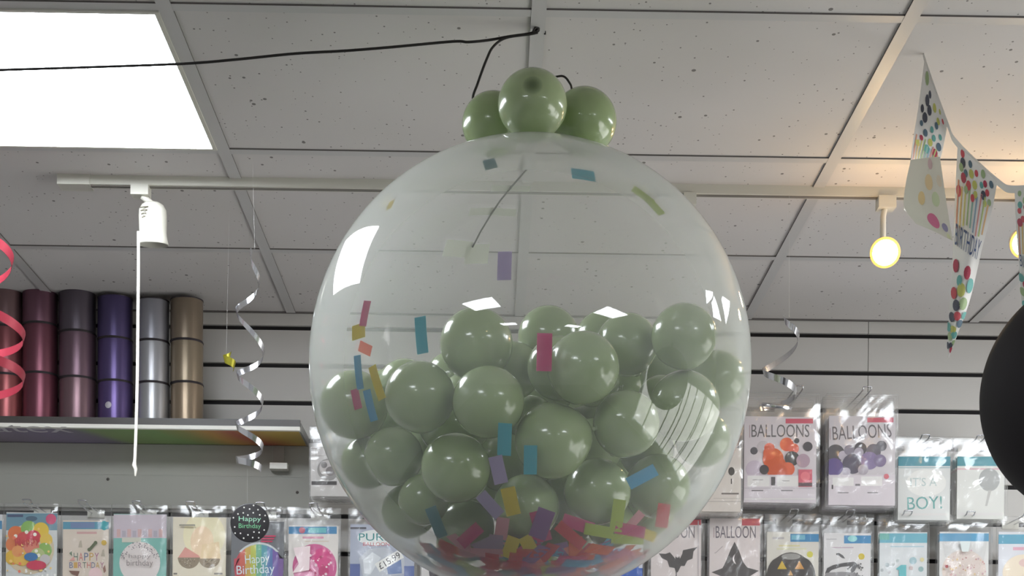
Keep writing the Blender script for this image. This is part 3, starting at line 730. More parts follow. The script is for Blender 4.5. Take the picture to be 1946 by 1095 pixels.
def d_purple(c):
    c.rect(1648, 794, 1698, 803, (204, 88, 108))
    c.rect(1577, 814, 1578, 836, (150,120,124)); c.text('BALLOONS', 1582, 808, 1694, 834, (106, 100, 104), 3)
    for u, v, r, k in ((1588,862,17,(88,84,88)), (1602,866,9,(186,178,190)), (1614,856,10,(130,122,136)), (1635,853,12,(76,72,78)), (1632,860,9,(176,168,182)), (1660,858,14,(104,98,108)), (1675,848,10,(96,92,98)),
                       (1585,888,17,(98,82,138)), (1620,882,19,(80,74,92)), (1652,876,17,(134,118,156)), (1640,893,10,(170,162,172)), (1608,897,8,(184,176,190)), (1672,876,12,(128,114,146))):
        c.disc(u, v, r, k)
    c.rect(1571, 903, 1704, 962, LIL)
    c.rect(1582, 908, 1622, 924, W); c.rect(1636, 906, 1676, 924, W); c.rect(1625, 920, 1634, 924, (140,136,140)); c.disc(1684, 906, 5, (204, 96, 108)); c.rect(1580, 922, 1583, 930, (84,80,84))
    for u in (1592, 1648): c.rect(u, 936, u+20, 938, (150,146,150))
pack((1574, 792, 1702, 960), 4.205, (206, 200, 204), d_purple, 'BALLOONS packet picturing purple and black balloons, right of the orange one', 2, bag=(1568, 783, 1706, 965), hooku=1636, tip=4.14, hlabel='wire peg hook holding the BALLOONS packet with purple balloons', extra=5, elabel='further packet hanging behind the front packet with purple balloons', seed=9, pillow=.006)
# --- third row
def d_boy(c):
    c.rect(1705, 868, 1808, 886, (74, 150, 166)); c.rect(1705, 888, 1808, 890, (170,196,200))
    c.disc(1760, 918, 38, (236,236,232), 26); c.text('IT\'S A', 1730, 908, 1780, 924, (190, 206, 204)); c.text('BOY!', 1724, 944, 1790, 968, (110, 168, 164), 2); c.rect(1712, 976, 1800, 980, W)
pack((1706, 868, 1806, 988), 4.24, (222, 224, 222), d_boy, 'shiny white packet reading BOY! in teal, below and right of the purple BALLOONS packet', 3, bag=(1700, 860, 1811, 992), hooku=1757, tip=4.23, hlabel='wire peg hook holding the white BOY! packet', extra=4, elabel='further packet hanging behind the white BOY! packet', seed=31, pillow=.010)
def d_grey(c):
    c.rect(1817, 868, 1912, 886, (78, 152, 164)); c.rect(1817, 890, 1912, 893, (224,190,196))
    c.disc(1880, 912, 20, (176,178,176), 22, n=24); c.poly([(1878,932),(1884,932),(1876,962),(1872,962)], (196,196,192)); c.rect(1822, 975, 1906, 980, W)
pack((1818, 868, 1909, 986), 4.24, (226, 227, 222), d_grey, 'shiny white packet with a faint grey balloon, beside the large black balloon', 3, bag=(1812, 861, 1915, 990), hooku=1862, tip=4.23, hlabel='wire peg hook holding the white packet beside the black balloon', extra=3, elabel='further packet hanging behind the white packet with the grey balloon', seed=33, pillow=.009)
def d_cream(c):
    c.disc(1390, 896, 6, (64,60,58), 8); c.rect(1389, 910, 1391, 920, (70,66,62)); c.rect(1371, 937, 1404, 940, (120,112,106)); c.rect(1356, 947, 1406, 948, (186,178,170)); c.rect(1340, 953, 1408, 954, (170,164,158))
pack((1332, 852, 1409, 972), 4.19, (214, 206, 198), d_cream, 'cream packet half hidden by the right rim of the clear balloon', 3, bag=(1326, 846, 1412, 977), hooku=1370, hlabel='wire peg hook holding the cream packet by the rim of the clear balloon', extra=4, elabel='further packet hanging behind the cream packet', seed=41)
def d_photo(c):
    for u0, v0, u1, v1 in ((592,852,604,853), (600,852,601,866), (592,866,616,867), (618,852,619,866)): c.rect(u0, v0, u1, v1, (150,144,142))
    c.disc(624, 893, 21, (150,146,144)); c.disc(622, 890, 15, (196,190,188)); c.disc(628, 896, 9, (128,122,122)); c.disc(616, 884, 6, (118,112,112))
    c.rect(592, 915, 640, 922, (70,66,66)); c.rect(590, 924, 660, 944, (200,196,192))
pack((590, 850, 680, 943), 4.21, (206, 202, 200), d_photo, 'white packet with a grey round picture at the left rim of the clear balloon', 3, bag=(587, 842, 684, 947), hooku=640, hlabel='wire peg hook hidden behind the clear balloon, holding the white packet with the grey picture', extra=4, elabel='further packet hanging behind the packet with the grey round picture', seed=43)

# --- bottom row, left to right
YB = 4.265
def lite(u): return 'wire peg hook ' + u
def d_0(c): c.rect(-100, 990, 6, 1006, (70,130,170)); c.disc(-40, 1070, 40, (110,160,200))
pack((-104, 978, 4, 1185), YB, (220,220,222), d_0, 'blue and white packet cut off at the left picture edge, bottom row', 5, hlabel=lite('holding the packet cut off at the left picture edge'), hooku=-50)
def d_1(c):
    c.rect(10, 976, 110, 1008, (104, 142, 158)); c.rect(14, 978, 44, 983, (66,80,110)); c.disc(97, 987, 10, (206, 76, 116)); c.disc(60, 986, 11, (70,96,116), 5)
    c.disc(56, 1044, 47, (206,190,160), 48); R = random.Random(5)
    for u, v, r, k in ((30,1015,15,(216,112,60)), (25,1035,14,(214,120,70)), (24,1060,14,(218,176,60)), (55,1005,15,(132,176,90)), (78,1008,15,(224,190,64)), (46,1026,15,(204,76,76)), (64,1022,14,(206,62,80)), (88,1026,12,(224,190,80)), (85,1046,14,(140,178,92)), (42,1060,16,(224,180,80)), (60,1040,15,(216,130,110)), (72,1056,14,(180,190,130)), (34,1048,11,(222,150,90)), (86,1064,10,(196,190,190))):
        c.disc(u, v, r, k)
    for _ in range(26): c.disc(R.uniform(12,100), R.uniform(1000,1090), R.uniform(1.5,3.5), R.choice(((240,236,220),(236,200,120),(230,120,90))))
    c.disc(60, 1059, 13, (52,112,164), 8); c.disc(70, 1075, 19, (196,52,82), 9)
    c.text('Happy', 30, 1022, 76, 1040, (190,60,70), 8)
    for _ in range(18): c.disc(R.uniform(12,108), R.uniform(1080,1110), R.uniform(1.5,3), (240,238,234))
pack((10, 975, 109, 1185), YB, (206,208,206), d_1, 'packet with a round multicoloured birthday foil balloon, leftmost fully seen in the bottom row', 5, hlabel=lite('holding the multicoloured foil balloon packet'), seed=51, pillow=.006)
def d_2(c):
    c.rect(118, 992, 208, 1006, (84,146,168)); c.rect(134, 993, 180, 1004, (110,130,166)); c.disc(198, 999, 7, (50,160,166), 9); c.rect(146, 1011, 184, 1015, (206,160,156))
    cl = ((96,120,104),(206,120,110),(110,120,150),(200,160,90),(170,110,140))
    for i, ch in enumerate('HAPPY'): c.text(ch, 140+i*10, 1051, 148+i*10, 1066, cl[i])
    for i, ch in enumerate('BIRTHDAY'): c.text(ch, 132+i*8.4, 1069, 139+i*8.4, 1080, cl[(i+2) % 5])
    for u, v in ((153,1035),(196,1052)): c.poly([(u-4,v+6),(u+4,v+6),(u+2,v-8),(u-1,v-6)], (180,168,150))
    c.poly([(168,1044),(174,1046),(184,1034),(180,1030)], (96,104,76)); c.disc(170,1045,3.5,(96,104,76)); c.disc(182,1032,3.5,(96,104,76)); c.disc(198, 1032, 5, (206,170,60))
    c.poly([(131,1085),(152,1086),(148,1096),(138,1092)], (120,84,70)); c.disc(182,1092,13,(228,196,196)); c.poly([(196,1080),(200,1074),(202,1086),(198,1090)], (150,110,96)); c.poly([(132,1052),(137,1048),(138,1058)], (90,110,80)); c.poly([(132,1066),(141,1058),(143,1066)], (220,160,150))
pack((118, 990, 207, 1185), YB, (214,200,184), d_2, 'beige packet reading HAPPY BIRTHDAY in mixed letters, second fully seen from the left', 5, bag=(115, 980, 212, 1190), hlabel=lite('holding the beige HAPPY BIRTHDAY packet'), seed=53)
def d_3(c):
    c.rect(214, 978, 318, 1023, (198,186,194))
    for k in range(9): c.rect(222+k*10, 1006+(k%2)*3, 229+k*10, 1021, ((206,170,166),(178,170,180))[k%2])
    c.rect(232, 1022, 268, 1031, (204,202,186))
    c.disc(266, 1070, 39, (220,210,206), 40); R = random.Random(8)
    for _ in range(60):
        a = R.uniform(0.2, 2.9); r = 40*R.uniform(.72,.97); c.disc(266+r*math.cos(a), 1070-r*math.sin(a), R.uniform(.7,1.3), (120,112,116), n=8)
    c.text('happy', 246, 1054, 288, 1064, (160,150,148)); c.text('birthday', 242, 1065, 292, 1080, (150,140,138))
pack((214, 978, 317, 1185), YB, (122,180,168), d_3, 'teal packet with a white round happy birthday badge, left of the cupcake packet', 5, hlabel=lite('holding the teal packet with the round badge'), seed=55)
def d_4(c):
    c.disc(388, 1018, 40, (238,228,190), 44); c.disc(384, 1030, 22, (244,216,180), 30)
    c.poly([(337,1062),(352,1040),(378,1056),(384,1066),(360,1068)], (222,158,146)); c.poly([(380,1064),(384,1035),(416,1030),(420,1064)], (240,214,172))
    c.disc(359, 1060, 21, (150,134,112), 21, 180, 360); c.disc(398, 1062, 20, (160,144,122), 18, 180, 360)
    R = random.Random(4)
    for _ in range(70):
        cu, w_ = ((359,19),(398,18))[R.randrange(2)]; a = R.uniform(3.3, 6.1); r = w_*R.uniform(.1,.95); c.disc(cu+r*math.cos(a), 1062-r*math.sin(a)*.9, .9, R.choice(((196,184,160),(104,92,78))), n=6)
    c.rect(331, 1090, 338, 1093, (120,112,104)); c.rect(408, 1090, 424, 1093, (150,144,136)); c.rect(342, 998, 372, 1001, (150,146,130))
pack((327, 984, 430, 1185), YB, (228,218,196), d_4, 'cream packet with two glittery cupcakes, left of the dark rainbow packet', 5, hooku=368, hlabel=lite('holding the cream cupcake packet'), seed=57)
def d_5(c):
    bands = ((196,70,84),(206,100,84),(206,170,84),(190,196,84),(110,176,140),(86,158,170),(84,120,170),(112,88,160),(118,84,150))
    cx_, cy_, r = 492, 1082, 47
    for i, k in enumerate(bands):
        a0, a1 = cx_-r+i*2*r/9, cx_-r+(i+1)*2*r/9; top_, bot_ = [], []
        for q in range(7):
            u = a0+(a1-a0)*q/6; h = math.sqrt(max(0, r*r-(u-cx_)**2))*1.05; top_.append((u, cy_-h)); bot_.append((u, cy_+h))
        c.poly(bot_ + top_[::-1], k)
    c.disc(492, 1082, 49, (200,206,206), 51, 40, 140); c.disc(492, 1084, 47, bands[4], 49, 60, 120)
    for i, k in enumerate(bands):
        a0, a1 = cx_-r+i*2*r/9, cx_-r+(i+1)*2*r/9
        c.poly([(a0, cy_-20), (a1, cy_-20), (a1, cy_-math.sqrt(max(0, r*r-(a1-cx_)**2))*1.0), (a0, cy_-math.sqrt(max(0, r*r-(a0-cx_)**2))*1.0)], k)
    c.text('Happy', 466, 1054, 512, 1076, (214,232,230), 4); c.text('Birthday', 450, 1074, 522, 1096, (214,226,232), 3)
    for k in range(3): c.rect(492+k*2, 1018+k*5, 524-k*3, 1021+k*5, (198, 50, 92))
    c.rect(518, 996, 534, 1006, (128,132,136))
pack((438, 992, 540, 1185), YB, (110,112,116), d_5, 'dark grey packet with a rainbow Happy Birthday disc, behind the round black dotted tag', 5, bag=(433, 986, 546, 1190), hooku=500, hlabel=lite('holding the dark rainbow packet'), seed=59, pillow=.006)
def d_6(c):
    c.rect(547, 1001, 640, 1015, (64,132,178)); c.rect(586, 1003, 620, 1013, (110,190,196)); c.disc(574, 1008, 6, (190,90,110)); c.rect(575, 1020, 615, 1024, (222,160,180)); c.rect(580, 1028, 625, 1030, (220,206,190))
    c.disc(598, 1078, 42, (206,92,146), 44); c.disc(612, 1062, 18, (216,70,134), 20); c.disc(582, 1086, 24, (226,150,184)); c.disc(615, 1086, 10, (196,60,116)); R = random.Random(2)
    for _ in range(30): c.disc(R.uniform(565,632), R.uniform(1050,1100), R.uniform(1,3), R.choice(((230,170,196),(190,60,110),(240,210,220))), n=8)
    c.poly([(558,1042),(590,1038),(588,1084),(556,1090),(568,1072),(562,1056)], (244,224,226))
pack((547, 1000, 643, 1185), YB, (228,222,216), d_6, 'white packet with a pink round balloon, right of the dark rainbow packet', 5, bag=(543, 985, 648, 1190), hooku=600, hlabel=lite('holding the white packet with the pink balloon'), seed=61)
def d_7(c):
    c.rect(666, 1002, 696, 1006, (96,96,104)); c.disc(716, 1022, 37, (232,236,234), 15); c.text('PURE', 682, 1014, 742, 1028, (48,140,140)); c.text('BALLOON', 690, 1031, 740, 1038, (204,100,110))
    c.poly([(682,1062),(700,1044),(730,1040),(768,1060),(770,1090),(730,1098),(690,1096)], (196,200,208)); c.poly([(690,1064),(708,1050),(724,1060),(704,1092),(692,1090)], (220,224,228)); c.poly([(730,1060),(762,1062),(764,1090),(738,1092)], (120,140,184))
    c.rect(664, 1072, 684, 1100, (96,110,160)); c.rect(768, 1076, 788, 1100, (96,112,164))
    ca, sa = math.cos(math.radians(31)), math.sin(math.radians(31)); c.poly([(740+a*ca+b*sa, 1066-a*sa+b*ca) for a, b in ((-27,9),(27,9),(27,-9),(-27,-9))], (236,236,232)); c.text('£15.99', 717, 1060, 763, 1072, (72,70,74), 31)
pack((664, 998, 788, 1185), YB, (178,184,200), d_7, 'blue grey packet with a silver balloon and a price sticker of £15.99', 5, bag=(660, 986, 794, 1190), hooku=728, hlabel=lite('holding the packet with the price sticker'), seed=63)
def d_8(c): c.disc(845, 1086, 30, (70,66,70)); c.rect(805, 1010, 885, 1024, (180,176,178))
pack((800, 996, 895, 1185), YB, (212,208,206), d_8, 'pale packet mostly hidden behind the lower left of the clear balloon', 5, hlabel=lite('hidden behind the lower left of the clear balloon'), seed=65)
def d_9(c): c.rect(1128, 1000, 1222, 1018, (60,110,180)); c.disc(1180, 1076, 34, (70,110,190)); c.rect(1130, 1080, 1222, 1100, (64,100,180))
pack((1128, 998, 1222, 1185), YB, (206,208,220), d_9, 'blue packet mostly hidden behind the lower right of the clear balloon', 5, hlabel=lite('hidden behind the lower right of the clear balloon'), seed=67)
BAT = [(1265,1053),(1273,1050),(1280,1058),(1283,1062),(1284,1057),(1286,1060),(1289,1060),(1291,1057),(1292,1062),(1296,1054),(1298,1046),(1312,1043),(1326,1040),(1318,1048),(1316,1062),(1306,1066),(1301,1076),(1294,1076),(1288,1088),(1284,1088),(1282,1080),(1272,1078),(1268,1066),(1258,1061),(1252,1052)]
def d_bat(c):
    c.rect(1290, 988, 1332, 998, (196,92,100)); c.text('BALLOON', 1240, 1000, 1320, 1023, (120,112,118)); c.poly(BAT, (84,80,80)); c.rect(1284, 1086, 1286, 1100, (90,86,86)); c.rect(1326, 990, 1328, 1180, (190,182,184))
pack((1236, 988, 1333, 1185), YB, (216,206,204), d_bat, 'BALLOON packet with a grey bat, at the lower right rim of the clear balloon', 5, bag=(1230, 984, 1340, 1190), hooku=1290, hlabel=lite('holding the BALLOON packet with the bat'), extra=2, elabel='further packet hanging behind the packet with the grey bat', seed=69)
def d_hat(c):
    c.rect(1410, 986, 1444, 999, (196,92,100)); c.rect(1356, 1003, 1357, 1022, (150,120,124)); c.text('BALLOON', 1360, 1000, 1436, 1023, (116,108,116))
    c.poly([(1396,1030),(1388,1046),(1380,1066),(1373,1080),(1352,1088),(1372,1096),(1400,1098),(1424,1096),(1442,1085),(1420,1079),(1412,1068),(1404,1046)], (86,82,82))
    c.poly([(1397,1053),(1393,1058),(1392,1063),(1394,1069),(1399,1073),(1396,1067),(1395,1062),(1396,1057)], (206,200,198)); c.rect(1358, 1050, 1359, 1052, (170,160,160)); c.poly([(1359,1051),(1373,1038),(1374,1039),(1360,1052)], (180,170,170))
pack((1347, 986, 1445, 1185), YB, (218,208,206), d_hat, 'BALLOON packet with a black witch hat, right of the bat packet', 5, bag=(1343, 984, 1450, 1190), hooku=1398, hlabel=lite('holding the BALLOON packet with the witch hat'), extra=2, elabel='further packet hanging behind the packet with the witch hat', seed=71)
def d_pump(c):
    c.rect(1502, 1015, 1556, 1030, (58,132,180)); c.rect(1504, 1017, 1530, 1026, (110,176,196)); c.rect(1468, 1021, 1490, 1025, (190,186,186)); c.rect(1480, 1036, 1520, 1039, (214,206,160)); c.rect(1476, 1042, 1532, 1045, (214,212,180)); c.disc(1539, 1054, 6, (206,200,80))
    c.disc(1503, 1096, 43, (78,72,70), 46); c.disc(1480, 1100, 24, (70,66,64), 40); c.disc(1526, 1100, 24, (70,66,64), 40); c.disc(1503, 1058, 18, (150,148,144), 6)
    for u in (1486, 1519): c.poly([(u-9,1082),(u+9,1082),(u,1066)], (204,172,64) if u < 1500 else (206,150,80))
    c.poly([(1498,1094),(1507,1094),(1502,1084)], (204,160,110))
pack((1456, 1012, 1556, 1185), YB, (216,212,202), d_pump, 'packet with a black pumpkin face and yellow eyes, right of the witch hat packet', 5, bag=(1451, 986, 1560, 1190), hooku=1504, hlabel=lite('holding the packet with the pumpkin face'), extra=1, elabel='further packet hanging behind the pumpkin face packet', seed=73)
def d_skel(c):
    c.rect(1604, 1018, 1656, 1033, (62,136,184)); c.disc(1620, 1024, 9, (150,214,214), 6); c.rect(1570, 1024, 1590, 1026, (190,188,190)); c.rect(1582, 1040, 1622, 1042, (190,170,184)); c.disc(1637, 1058, 6, (206,184,60))
    c.poly([(1589,1052),(1594,1051),(1602,1056),(1606,1062),(1600,1061),(1594,1056),(1589,1055)], (92,90,92))
    c.poly([(1568,1090),(1572,1080),(1584,1074),(1604,1070),(1622,1068),(1628,1072),(1616,1076),(1598,1078),(1580,1084),(1572,1092)], (78,76,78))
    c.poly([(1612,1082),(1616,1072),(1624,1068),(1630,1074),(1624,1086),(1618,1090),(1616,1084),(1620,1076)], (86,84,86)); c.poly([(1566,1098),(1570,1089),(1600,1087),(1626,1089),(1640,1098)], (140,138,140)); R = random.Random(6)
    for _ in range(24): c.disc(R.uniform(1610,1646), R.uniform(1072,1100), R.uniform(.8,2), (92,90,92), n=6)
pack((1564, 1014, 1655, 1185), YB, (218,216,216), d_skel, 'white packet with a black line drawing, right of the pumpkin face packet', 5, bag=(1561, 986, 1660, 1190), hooku=1610, hlabel=lite('holding the white packet with the line drawing'), extra=1, elabel='further packet hanging behind the packet with the line drawing', seed=75)
def d_one(c):
    c.rect(1671, 1014, 1762, 1032, (108,176,194)); c.rect(1671, 1014, 1690, 1026, (110,180,170)); c.rect(1692, 1038, 1756, 1040, (176,206,216)); R = random.Random(3)
    for u, v, r, k in ((1686,1074,4,(170,182,186)),(1698,1073,3,(190,196,198)),(1735,1066,7,(160,190,198)),(1676,1084,3,(180,186,190)),(1750,1082,5,(150,180,180)),(1731,1080,4,(200,184,184)),(1690,1088,3,(180,180,184)),(1752,1064,4,(220,210,160)),(1705,1066,3,(190,200,200))): c.disc(u, v, r, k)
    c.poly([(1702,1082),(1712,1074),(1722,1074),(1722,1104),(1708,1104),(1708,1084)], (104,184,190))
pack((1670, 1012, 1762, 1185), YB, (214,218,220), d_one, 'pale packet with a turquoise number one and dots, below the BOY! packet', 5, bag=(1667, 988, 1766, 1190), hooku=1718, hlabel=lite('holding the pale packet with the turquoise number'), extra=1, elabel='further packet hanging behind the pale dotted packet', seed=77, pillow=.006)
def d_conf(c):
    c.rect(1784, 1014, 1880, 1029, (86,160,200)); c.disc(1832, 1085, 42, (228,214,206), 40); R = random.Random(9)
    for _ in range(90):
        a, r = R.uniform(0,6.28), 40*math.sqrt(R.random()); c.disc(1832+r*math.cos(a), 1085+r*math.sin(a), R.uniform(.8,2), R.choice(((206,160,156),(230,200,150),(240,236,230),(214,180,190))), n=6)
    c.poly([(1822,1030),(1842,1030),(1838,1050),(1826,1050)], (222,232,230)); c.disc(1797, 1078, 3, (170,84,84))
pack((1784, 1012, 1879, 1185), YB, (222,222,220), d_conf, 'packet with a clear confetti balloon under a blue header, second from the right picture edge', 5, bag=(1780, 988, 1884, 1190), hooku=1836, hlabel=lite('holding the confetti balloon packet'), extra=1, elabel='further packet hanging behind the confetti balloon packet', seed=79, pillow=.007)
def d_last(c):
    c.rect(1896, 1016, 1990, 1034, (96,164,190)); c.rect(1925, 1040, 1990, 1046, (222,170,186)); c.disc(1945, 1090, 40, (236,222,200), 36); c.disc(1950, 1070, 14, (226,196,190), 8)
pack((1896, 1012, 1990, 1185), YB, (218,220,226), d_last, 'white packet with a blue header cut off at the right picture edge, bottom row', 5, bag=(1892, 990, 1996, 1190), hooku=1944, hlabel=lite('holding the packet cut off at the right picture edge'), seed=81)

# ------------------------------------------------------------------ foil swirls
M_foil = mat('silver_foil', (208, 208, 212), .16, .95)
M_gold = mat('gold_foil', (150, 144, 48), .35, .6)
M_red = mat('red_foil', (140, 44, 58), .35, .2)
M_nylon = mat('nylon_thread', (205, 203, 201), .4)
def helix(pts, rad, turns, width, ph, M, n=110):
    """flat ribbon winding round an axis given by points"""
    ax = spline(pts, 12); mb = MB(); L, Rr = [], []
    def P(t):
        q = t*(len(ax)-1); i = min(int(q), len(ax)-2); c = ax[i].lerp(ax[i+1], q-i); a = ph + 2*math.pi*turns*t
        rr = rad(t) if callable(rad) else rad
        return c + Vector((math.cos(a)*rr, math.sin(a)*rr, 0)), a
    fr = []
    for k in range(n+1):
        p, a = P(k/n); d = Vector((.25*math.cos(a), .25*math.sin(a), 1)).normalized(); w = width*.5
        fr.append((p + d*w, p - d*w, Vector((math.cos(a), math.sin(a), 0))*.0002))
    mb.grid([[a + o, b + o] for a, b, o in fr], M); mb.grid([[b - o, a - o] for a, b, o in fr], M)
    return mb
YW = 3.3
t = thing('foil_swirl', 'long silver foil swirl hanging left of the clear balloon, with a round black tag', 'hanging decoration', Vector((at(478, 480, YW).x, YW, CEIL)))
pts = [at(u, v, YW) for u, v in ((482,475),(478,532),(474,590),(476,668),(476,712),(474,765),(474,808),(474,850),(474,874),(472,892))]
mb = helix(pts, lambda q: .004 + .022*min(1, q*4.5), 4.5, .013, math.pi, M_foil, 190); mb.build('swirl', t, t.location)
mb = MB(); mb.tube([t.location, at(484, 475, YW)], .00016, M_nylon, 5); mb.tube([at(470, 892, YW), at(470, 956, YW)], .00016, M_nylon, 5); mb.build('thread', t, t.location)
mb = MB(); cd = at(475, 994, YW); rd = 37*px(YW)
mb.lathe([(.0005, .0012), (rd*.96, .0012), (rd, .0006), (rd, -.0006), (rd*.96, -.0012), (.0005, -.0012)], mat('tag_black', (44, 42, 44), .35), (0, -1, 0), cd, 48)
R = random.Random(12)
for k in range(34):
    a = k*2.399; rr = rd*math.sqrt((k+.5)/34)*.93
    if abs(math.sin(a)*rr + .003) < .0125 and abs(math.cos(a)*rr) < .026: continue
    q = cd + Vector((math.cos(a)*rr, -.00125, math.sin(a)*rr)); s_ = .0016
    mb.face([q + Vector((s_*math.cos(b), 0, s_*math.sin(b))) for b in (2*math.pi*i/8 for i in range(8))], ink((206, 204, 198)))
for tx_, z_, c_ in (('Happy', .0065, (150, 200, 170)), ('Birthday', -.0075, (110, 176, 130))):
    for tri in glyphs(tx_): mb.face([cd + Vector(((a-.5)*.044, -.0014, z_ + (b-.5)*.012)) for a, b in tri], ink(c_))
mb.build('round_tag', t, t.location)
Y2 = 3.35
t = thing('foil_swirl', 'silver foil swirl hanging right of the clear balloon above the orange BALLOONS packet', 'hanging decoration', Vector((at(1497, 605, Y2).x, Y2, CEIL)))
pts = [at(u, v, Y2) for u, v in ((1500,603),(1496,645),(1484,708),(1478,750),(1478,775))]
mb = helix(pts, lambda q: .010 + .026*min(1, q*2), 2.0, .014, math.pi, M_foil, 120); mb.build('swirl', t, t.location)
mb = MB(); mb.lathe([(.030, -.004), (.0315, 0), (.030, .004), (.0285, 0), (.030, -.004)], M_foil, (0.1, -.25, 1), at(1476, 772, Y2), 28); mb.build('end_curl', t, t.location)
mb = MB(); mb.tube([t.location, at(1500, 603, Y2)], .00016, M_nylon, 5); mb.build('thread', t, t.location)
Y3 = 3.6
t = thing('foil_curl', 'small crumpled gold foil curl hanging near the silver swirl at left', 'hanging decoration', Vector((at(433, 672, Y3).x, Y3, CEIL)))
mb = helix([at(430, 672, Y3), at(435, 685, Y3), at(438, 698, Y3)], .010, 1.1, .017, .4, M_gold, 40); mb.build('curl', t, t.location)
mb = MB(); mb.tube([t.location, at(430, 672, Y3)], .00016, M_nylon, 5); mb.build('thread', t, t.location)
Y4 = 3.2
t = thing('foil_swirl', 'red foil swirl poking in at the left picture edge in front of the spools', 'hanging decoration', Vector((at(-12, 450, Y4).x, Y4, CEIL)))
mb = helix([at(u, v, Y4) for u, v in ((-30,430),(-30,485),(-30,560),(-30,632),(-30,672),(-30,712),(-30,760))], lambda q: .040 + .034*min(1, q*2), 3.0, .018, math.pi, M_red, 150); mb.build('swirl', t, t.location)
mb = MB(); mb.tube([t.location, at(-14, 440, Y4)], .00016, M_nylon, 5); mb.build('thread', t, t.location)

# ------------------------------------------------------------------ bunting
M_flag = mat('bunting_paper', (228, 226, 222), .6)
M_flagback = mat('bunting_back', (226, 222, 206), .6)
DOT = ((172, 64, 84), (78, 80, 92), (104, 166, 160), (190, 190, 104), (196, 84, 92), (90, 112, 128), (158, 178, 134))
class Sheet:
    """printed paper surface through a lattice of points (rows of equal length); u across, v down, both 0..1"""
    def __init__(s, rows, M, th=.0005):
        s.rows = [[Vector(p) for p in r] for r in rows]; s.mb = MB(); s.n = 0
        N, K = 10, 24
        a = [[s.P(i/N, j/K) for i in range(N+1)] for j in range(K+1)]
        b = [[s.P(i/N, j/K) - s.N(i/N, j/K)*th for i in range(N, -1, -1)] for j in range(K+1)]
        s.mb.grid(a, M); s.mb.grid(b, M_flagback)
    def P(s, u, v):
        def ip(L, q):
            q = min(max(q, 0), 1)*(len(L)-1); i = min(int(q), len(L)-2); t = q-i
            A = L[max(i-1,0)]; B = L[i]; C_ = L[i+1]; D = L[min(i+2, len(L)-1)]
            if i == 0: A = B*2 - C_
            if i+2 > len(L)-1: D = C_*2 - B
            return .5*((2*B) + (C_-A)*t + (2*A-5*B+4*C_-D)*t*t + (3*B-A-3*C_+D)*t**3)
        return ip([ip(r, u) for r in s.rows], v)
    def N(s, u, v):
        e = .01; n = (s.P(min(u+e,1), v) - s.P(max(u-e,0), v)).cross(s.P(u, max(v-e,0)) - s.P(u, min(v+e,1)))
        n = n.normalized() if n.length > 1e-12 else Vector((0,-1,0))
        return -n if n.y > 0 else n
    def poly(s, pts, c):
        s.n += 1; k = .0004 + .00001*s.n
        s.mb.face([s.P(u, v) + s.N(u, v)*k for u, v in pts], ink(c))
    def oval(s, u, v, ru, rv, c, n=14):
        s.n += 1; k = .0005 + .00001*s.n; rows = []
        for q in (.02, .35, .7, 1.0):
            rows.append([(min(max(u + q*ru*math.cos(a), .01), .99), min(max(v + q*rv*math.sin(a), .005), .995)) for a in (2*math.pi*i/n for i in range(n))])
        rows = [[s.P(*p) + s.N(*p)*k for p in r] for r in rows]
        s.mb.grid(rows, ink(c), True, True)
def flag_print(sh, seed, top, candle, txt, bottom):
    R = random.Random(seed)
    def dots(v0, v1, n):
        for k in range(n):
            v = v0 + (v1-v0)*(k+R.random())/n; u = ((k*0.618 + R.random()*.12) % 1)*.84 + .08; sc = R.uniform(.6, 1.0)
            wd = max(.15, 1-v)
            sh.oval(u, v, min(.066*sc/wd, .24), .031*sc, DOT[R.randrange(7)], 12)
    dots(*top, 22)
    cc = ((212,150,124), (218,186,124), (208,200,128), (164,188,136), (150,186,176), (150,172,190), (206,146,140), (176,190,124), (212,172,126))
    for k in range(9):
        u = .06 + k*.10; a = candle[0] + .02*math.sin(k*1.7); b = candle[1] + .015*math.cos(k)
        sh.poly([(u, b), (u+.042, b), (u+.042, a), (u, a)], cc[k]); 
    for tri in glyphs('BIRTHDAY'): sh.poly([(.08 + .84*a, txt[1] - (txt[1]-txt[0])*b + .03*(a-.5)) for a, b in tri], (78, 92, 128))
    dots(*bottom, 20)
bun = thing('bunting', 'spotted happy birthday paper bunting strung down from the ceiling at right', 'bunting', Vector((at(1757, 96, 2.8).x, 2.8, CEIL)))
q = [at(1757, 92, 2.80), at(1757, 112, 2.79), at(1800, 234, 2.74), at(1820, 274, 2.70), at(1895, 345, 2.62), at(1928, 360, 2.58), at(2010, 350, 2.5)]
mb = MB(); pts = spline(q, 6)
mb.grid([[p + Vector((0,0,.006)), p - Vector((0,0,.006))] for p in pts], M_flag); mb.grid([[p - Vector((0,-.0004,.006)), p + Vector((0,.0004,.006))] for p in pts], M_flag)
mb.tube([Vector((pts[0].x, pts[0].y, CEIL)), pts[0]], .001, M_flag, 6); mb.build('ribbon', bun, bun.location)
def rows_from(L): return [[at(*p) for p in r] for r in L]
# flag 2, hanging straight
sh = Sheet(rows_from([[(1820,275,2.70),(1858,310,2.655),(1895,345,2.62)], [(1816,350,2.69),(1851,375,2.64),(1885,400,2.63)], [(1812,450,2.67),(1841,462,2.63),(1867,470,2.63)], [(1807,550,2.66),(1826,560,2.63),(1844,568,2.64)], [(1802,625,2.65),(1811,632,2.64),(1820,635,2.64)], [(1801,678,2.65),(1802,679,2.65),(1803,680,2.65)]]), M_flag)
flag_print(sh, 3, (.02, .22), (.17, .35), (.36, .44), (.48, .95)); sh.mb.build('flag', bun, bun.location)
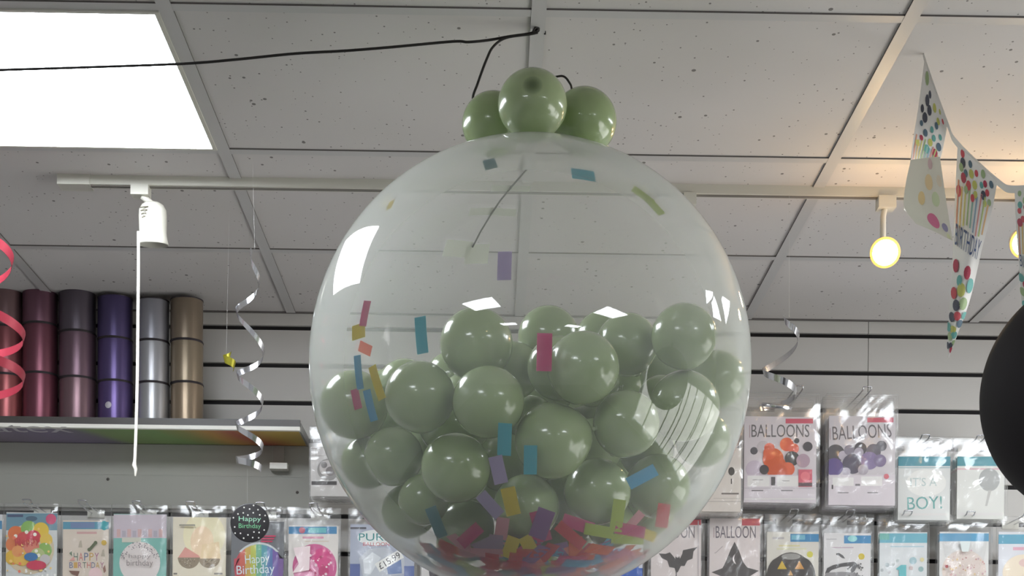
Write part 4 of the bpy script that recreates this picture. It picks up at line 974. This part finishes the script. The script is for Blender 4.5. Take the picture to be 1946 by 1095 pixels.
# flag 1, printed side turned away and its tip curled back to the front
sh = Sheet(rows_from([[(1757,112,2.79),(1780,178,2.765),(1800,234,2.74)], [(1745,205,2.76),(1772,232,2.75),(1796,262,2.75)], [(1736,262,2.74),(1762,285,2.75),(1786,305,2.76)], [(1730,310,2.73),(1750,330,2.755),(1768,345,2.77)], [(1722,360,2.71),(1735,370,2.73),(1748,378,2.75)], [(1718,398,2.69),(1722,402,2.695),(1728,406,2.70)]]), M_flag)
flag_print(sh, 5, (.03, .42), (.36, .66), (.66, .76), (.78, .97))
o1 = sh.mb.build('flag', bun, bun.location)
sh = Sheet(rows_from([[(1731,304,2.725),(1758,300,2.70),(1786,298,2.68)], [(1722,345,2.705),(1758,350,2.665),(1795,360,2.65)], [(1718,392,2.69),(1760,405,2.64),(1803,412,2.625)], [(1740,425,2.665),(1775,440,2.63),(1811,458,2.61)]]), M_flagback)
for u, v, r, c in ((.66,.08,.07,(214,186,184)),(.6,.30,.10,(230,206,160)),(.75,.48,.09,(206,216,176)),(.42,.50,.08,(230,204,150)),(.62,.78,.13,(214,120,150)),(.86,.84,.07,(156,150,176)),(.88,.26,.07,(226,214,190)),(.9,.97,.05,(220,222,180))):
    sh.oval(u, v, r, r*.95, c, 20)
sh.mb.build('flag_tip', o1, Vector((0,0,0)) + bun.location)
# flag 3, cut by the picture edge
sh = Sheet(rows_from([[(1928,362,2.58),(1970,358,2.54),(2010,352,2.5)], [(1931,430,2.57),(1965,440,2.53),(1998,440,2.51)], [(1936,500,2.56),(1962,508,2.53),(1985,510,2.52)], [(1941,570,2.55),(1954,580,2.54),(1966,585,2.53)], [(1944,650,2.54),(1946,655,2.54),(1948,658,2.54)]]), M_flag)
flag_print(sh, 9, (.02, .22), (.20, .42), (.45, .53), (.58, .95)); sh.mb.build('flag', bun, bun.location)

# ------------------------------------------------------------------ large black balloon at the right edge
YK = 2.2; ck = at(2106, 752, YK); rk = 237*px(YK)
t = thing('black_balloon', 'large round black balloon cut off by the right picture edge', 'balloon', ck)
mb = MB(); mb.lathe([(max(rk*math.sin(math.pi*i/64), .0005), -rk*math.cos(math.pi*i/64)) for i in range(65)], M_blackl, o=ck, seg=96); mb.build('body', t, ck)
mb = MB(); mb.lathe([(.006, 0), (.007, .006), (.005, .012), (.012, .02), (.010, .022), (.001, .02)], M_blackl, o=ck + Vector((0,0,rk-.001)), seg=20); mb.build('knot', t, ck)
mb = MB(); mb.tube([ck + Vector((0,0,rk+.015)), Vector((ck.x, ck.y, CEIL))], .0008, M_black, 6); mb.build('string', t, ck)
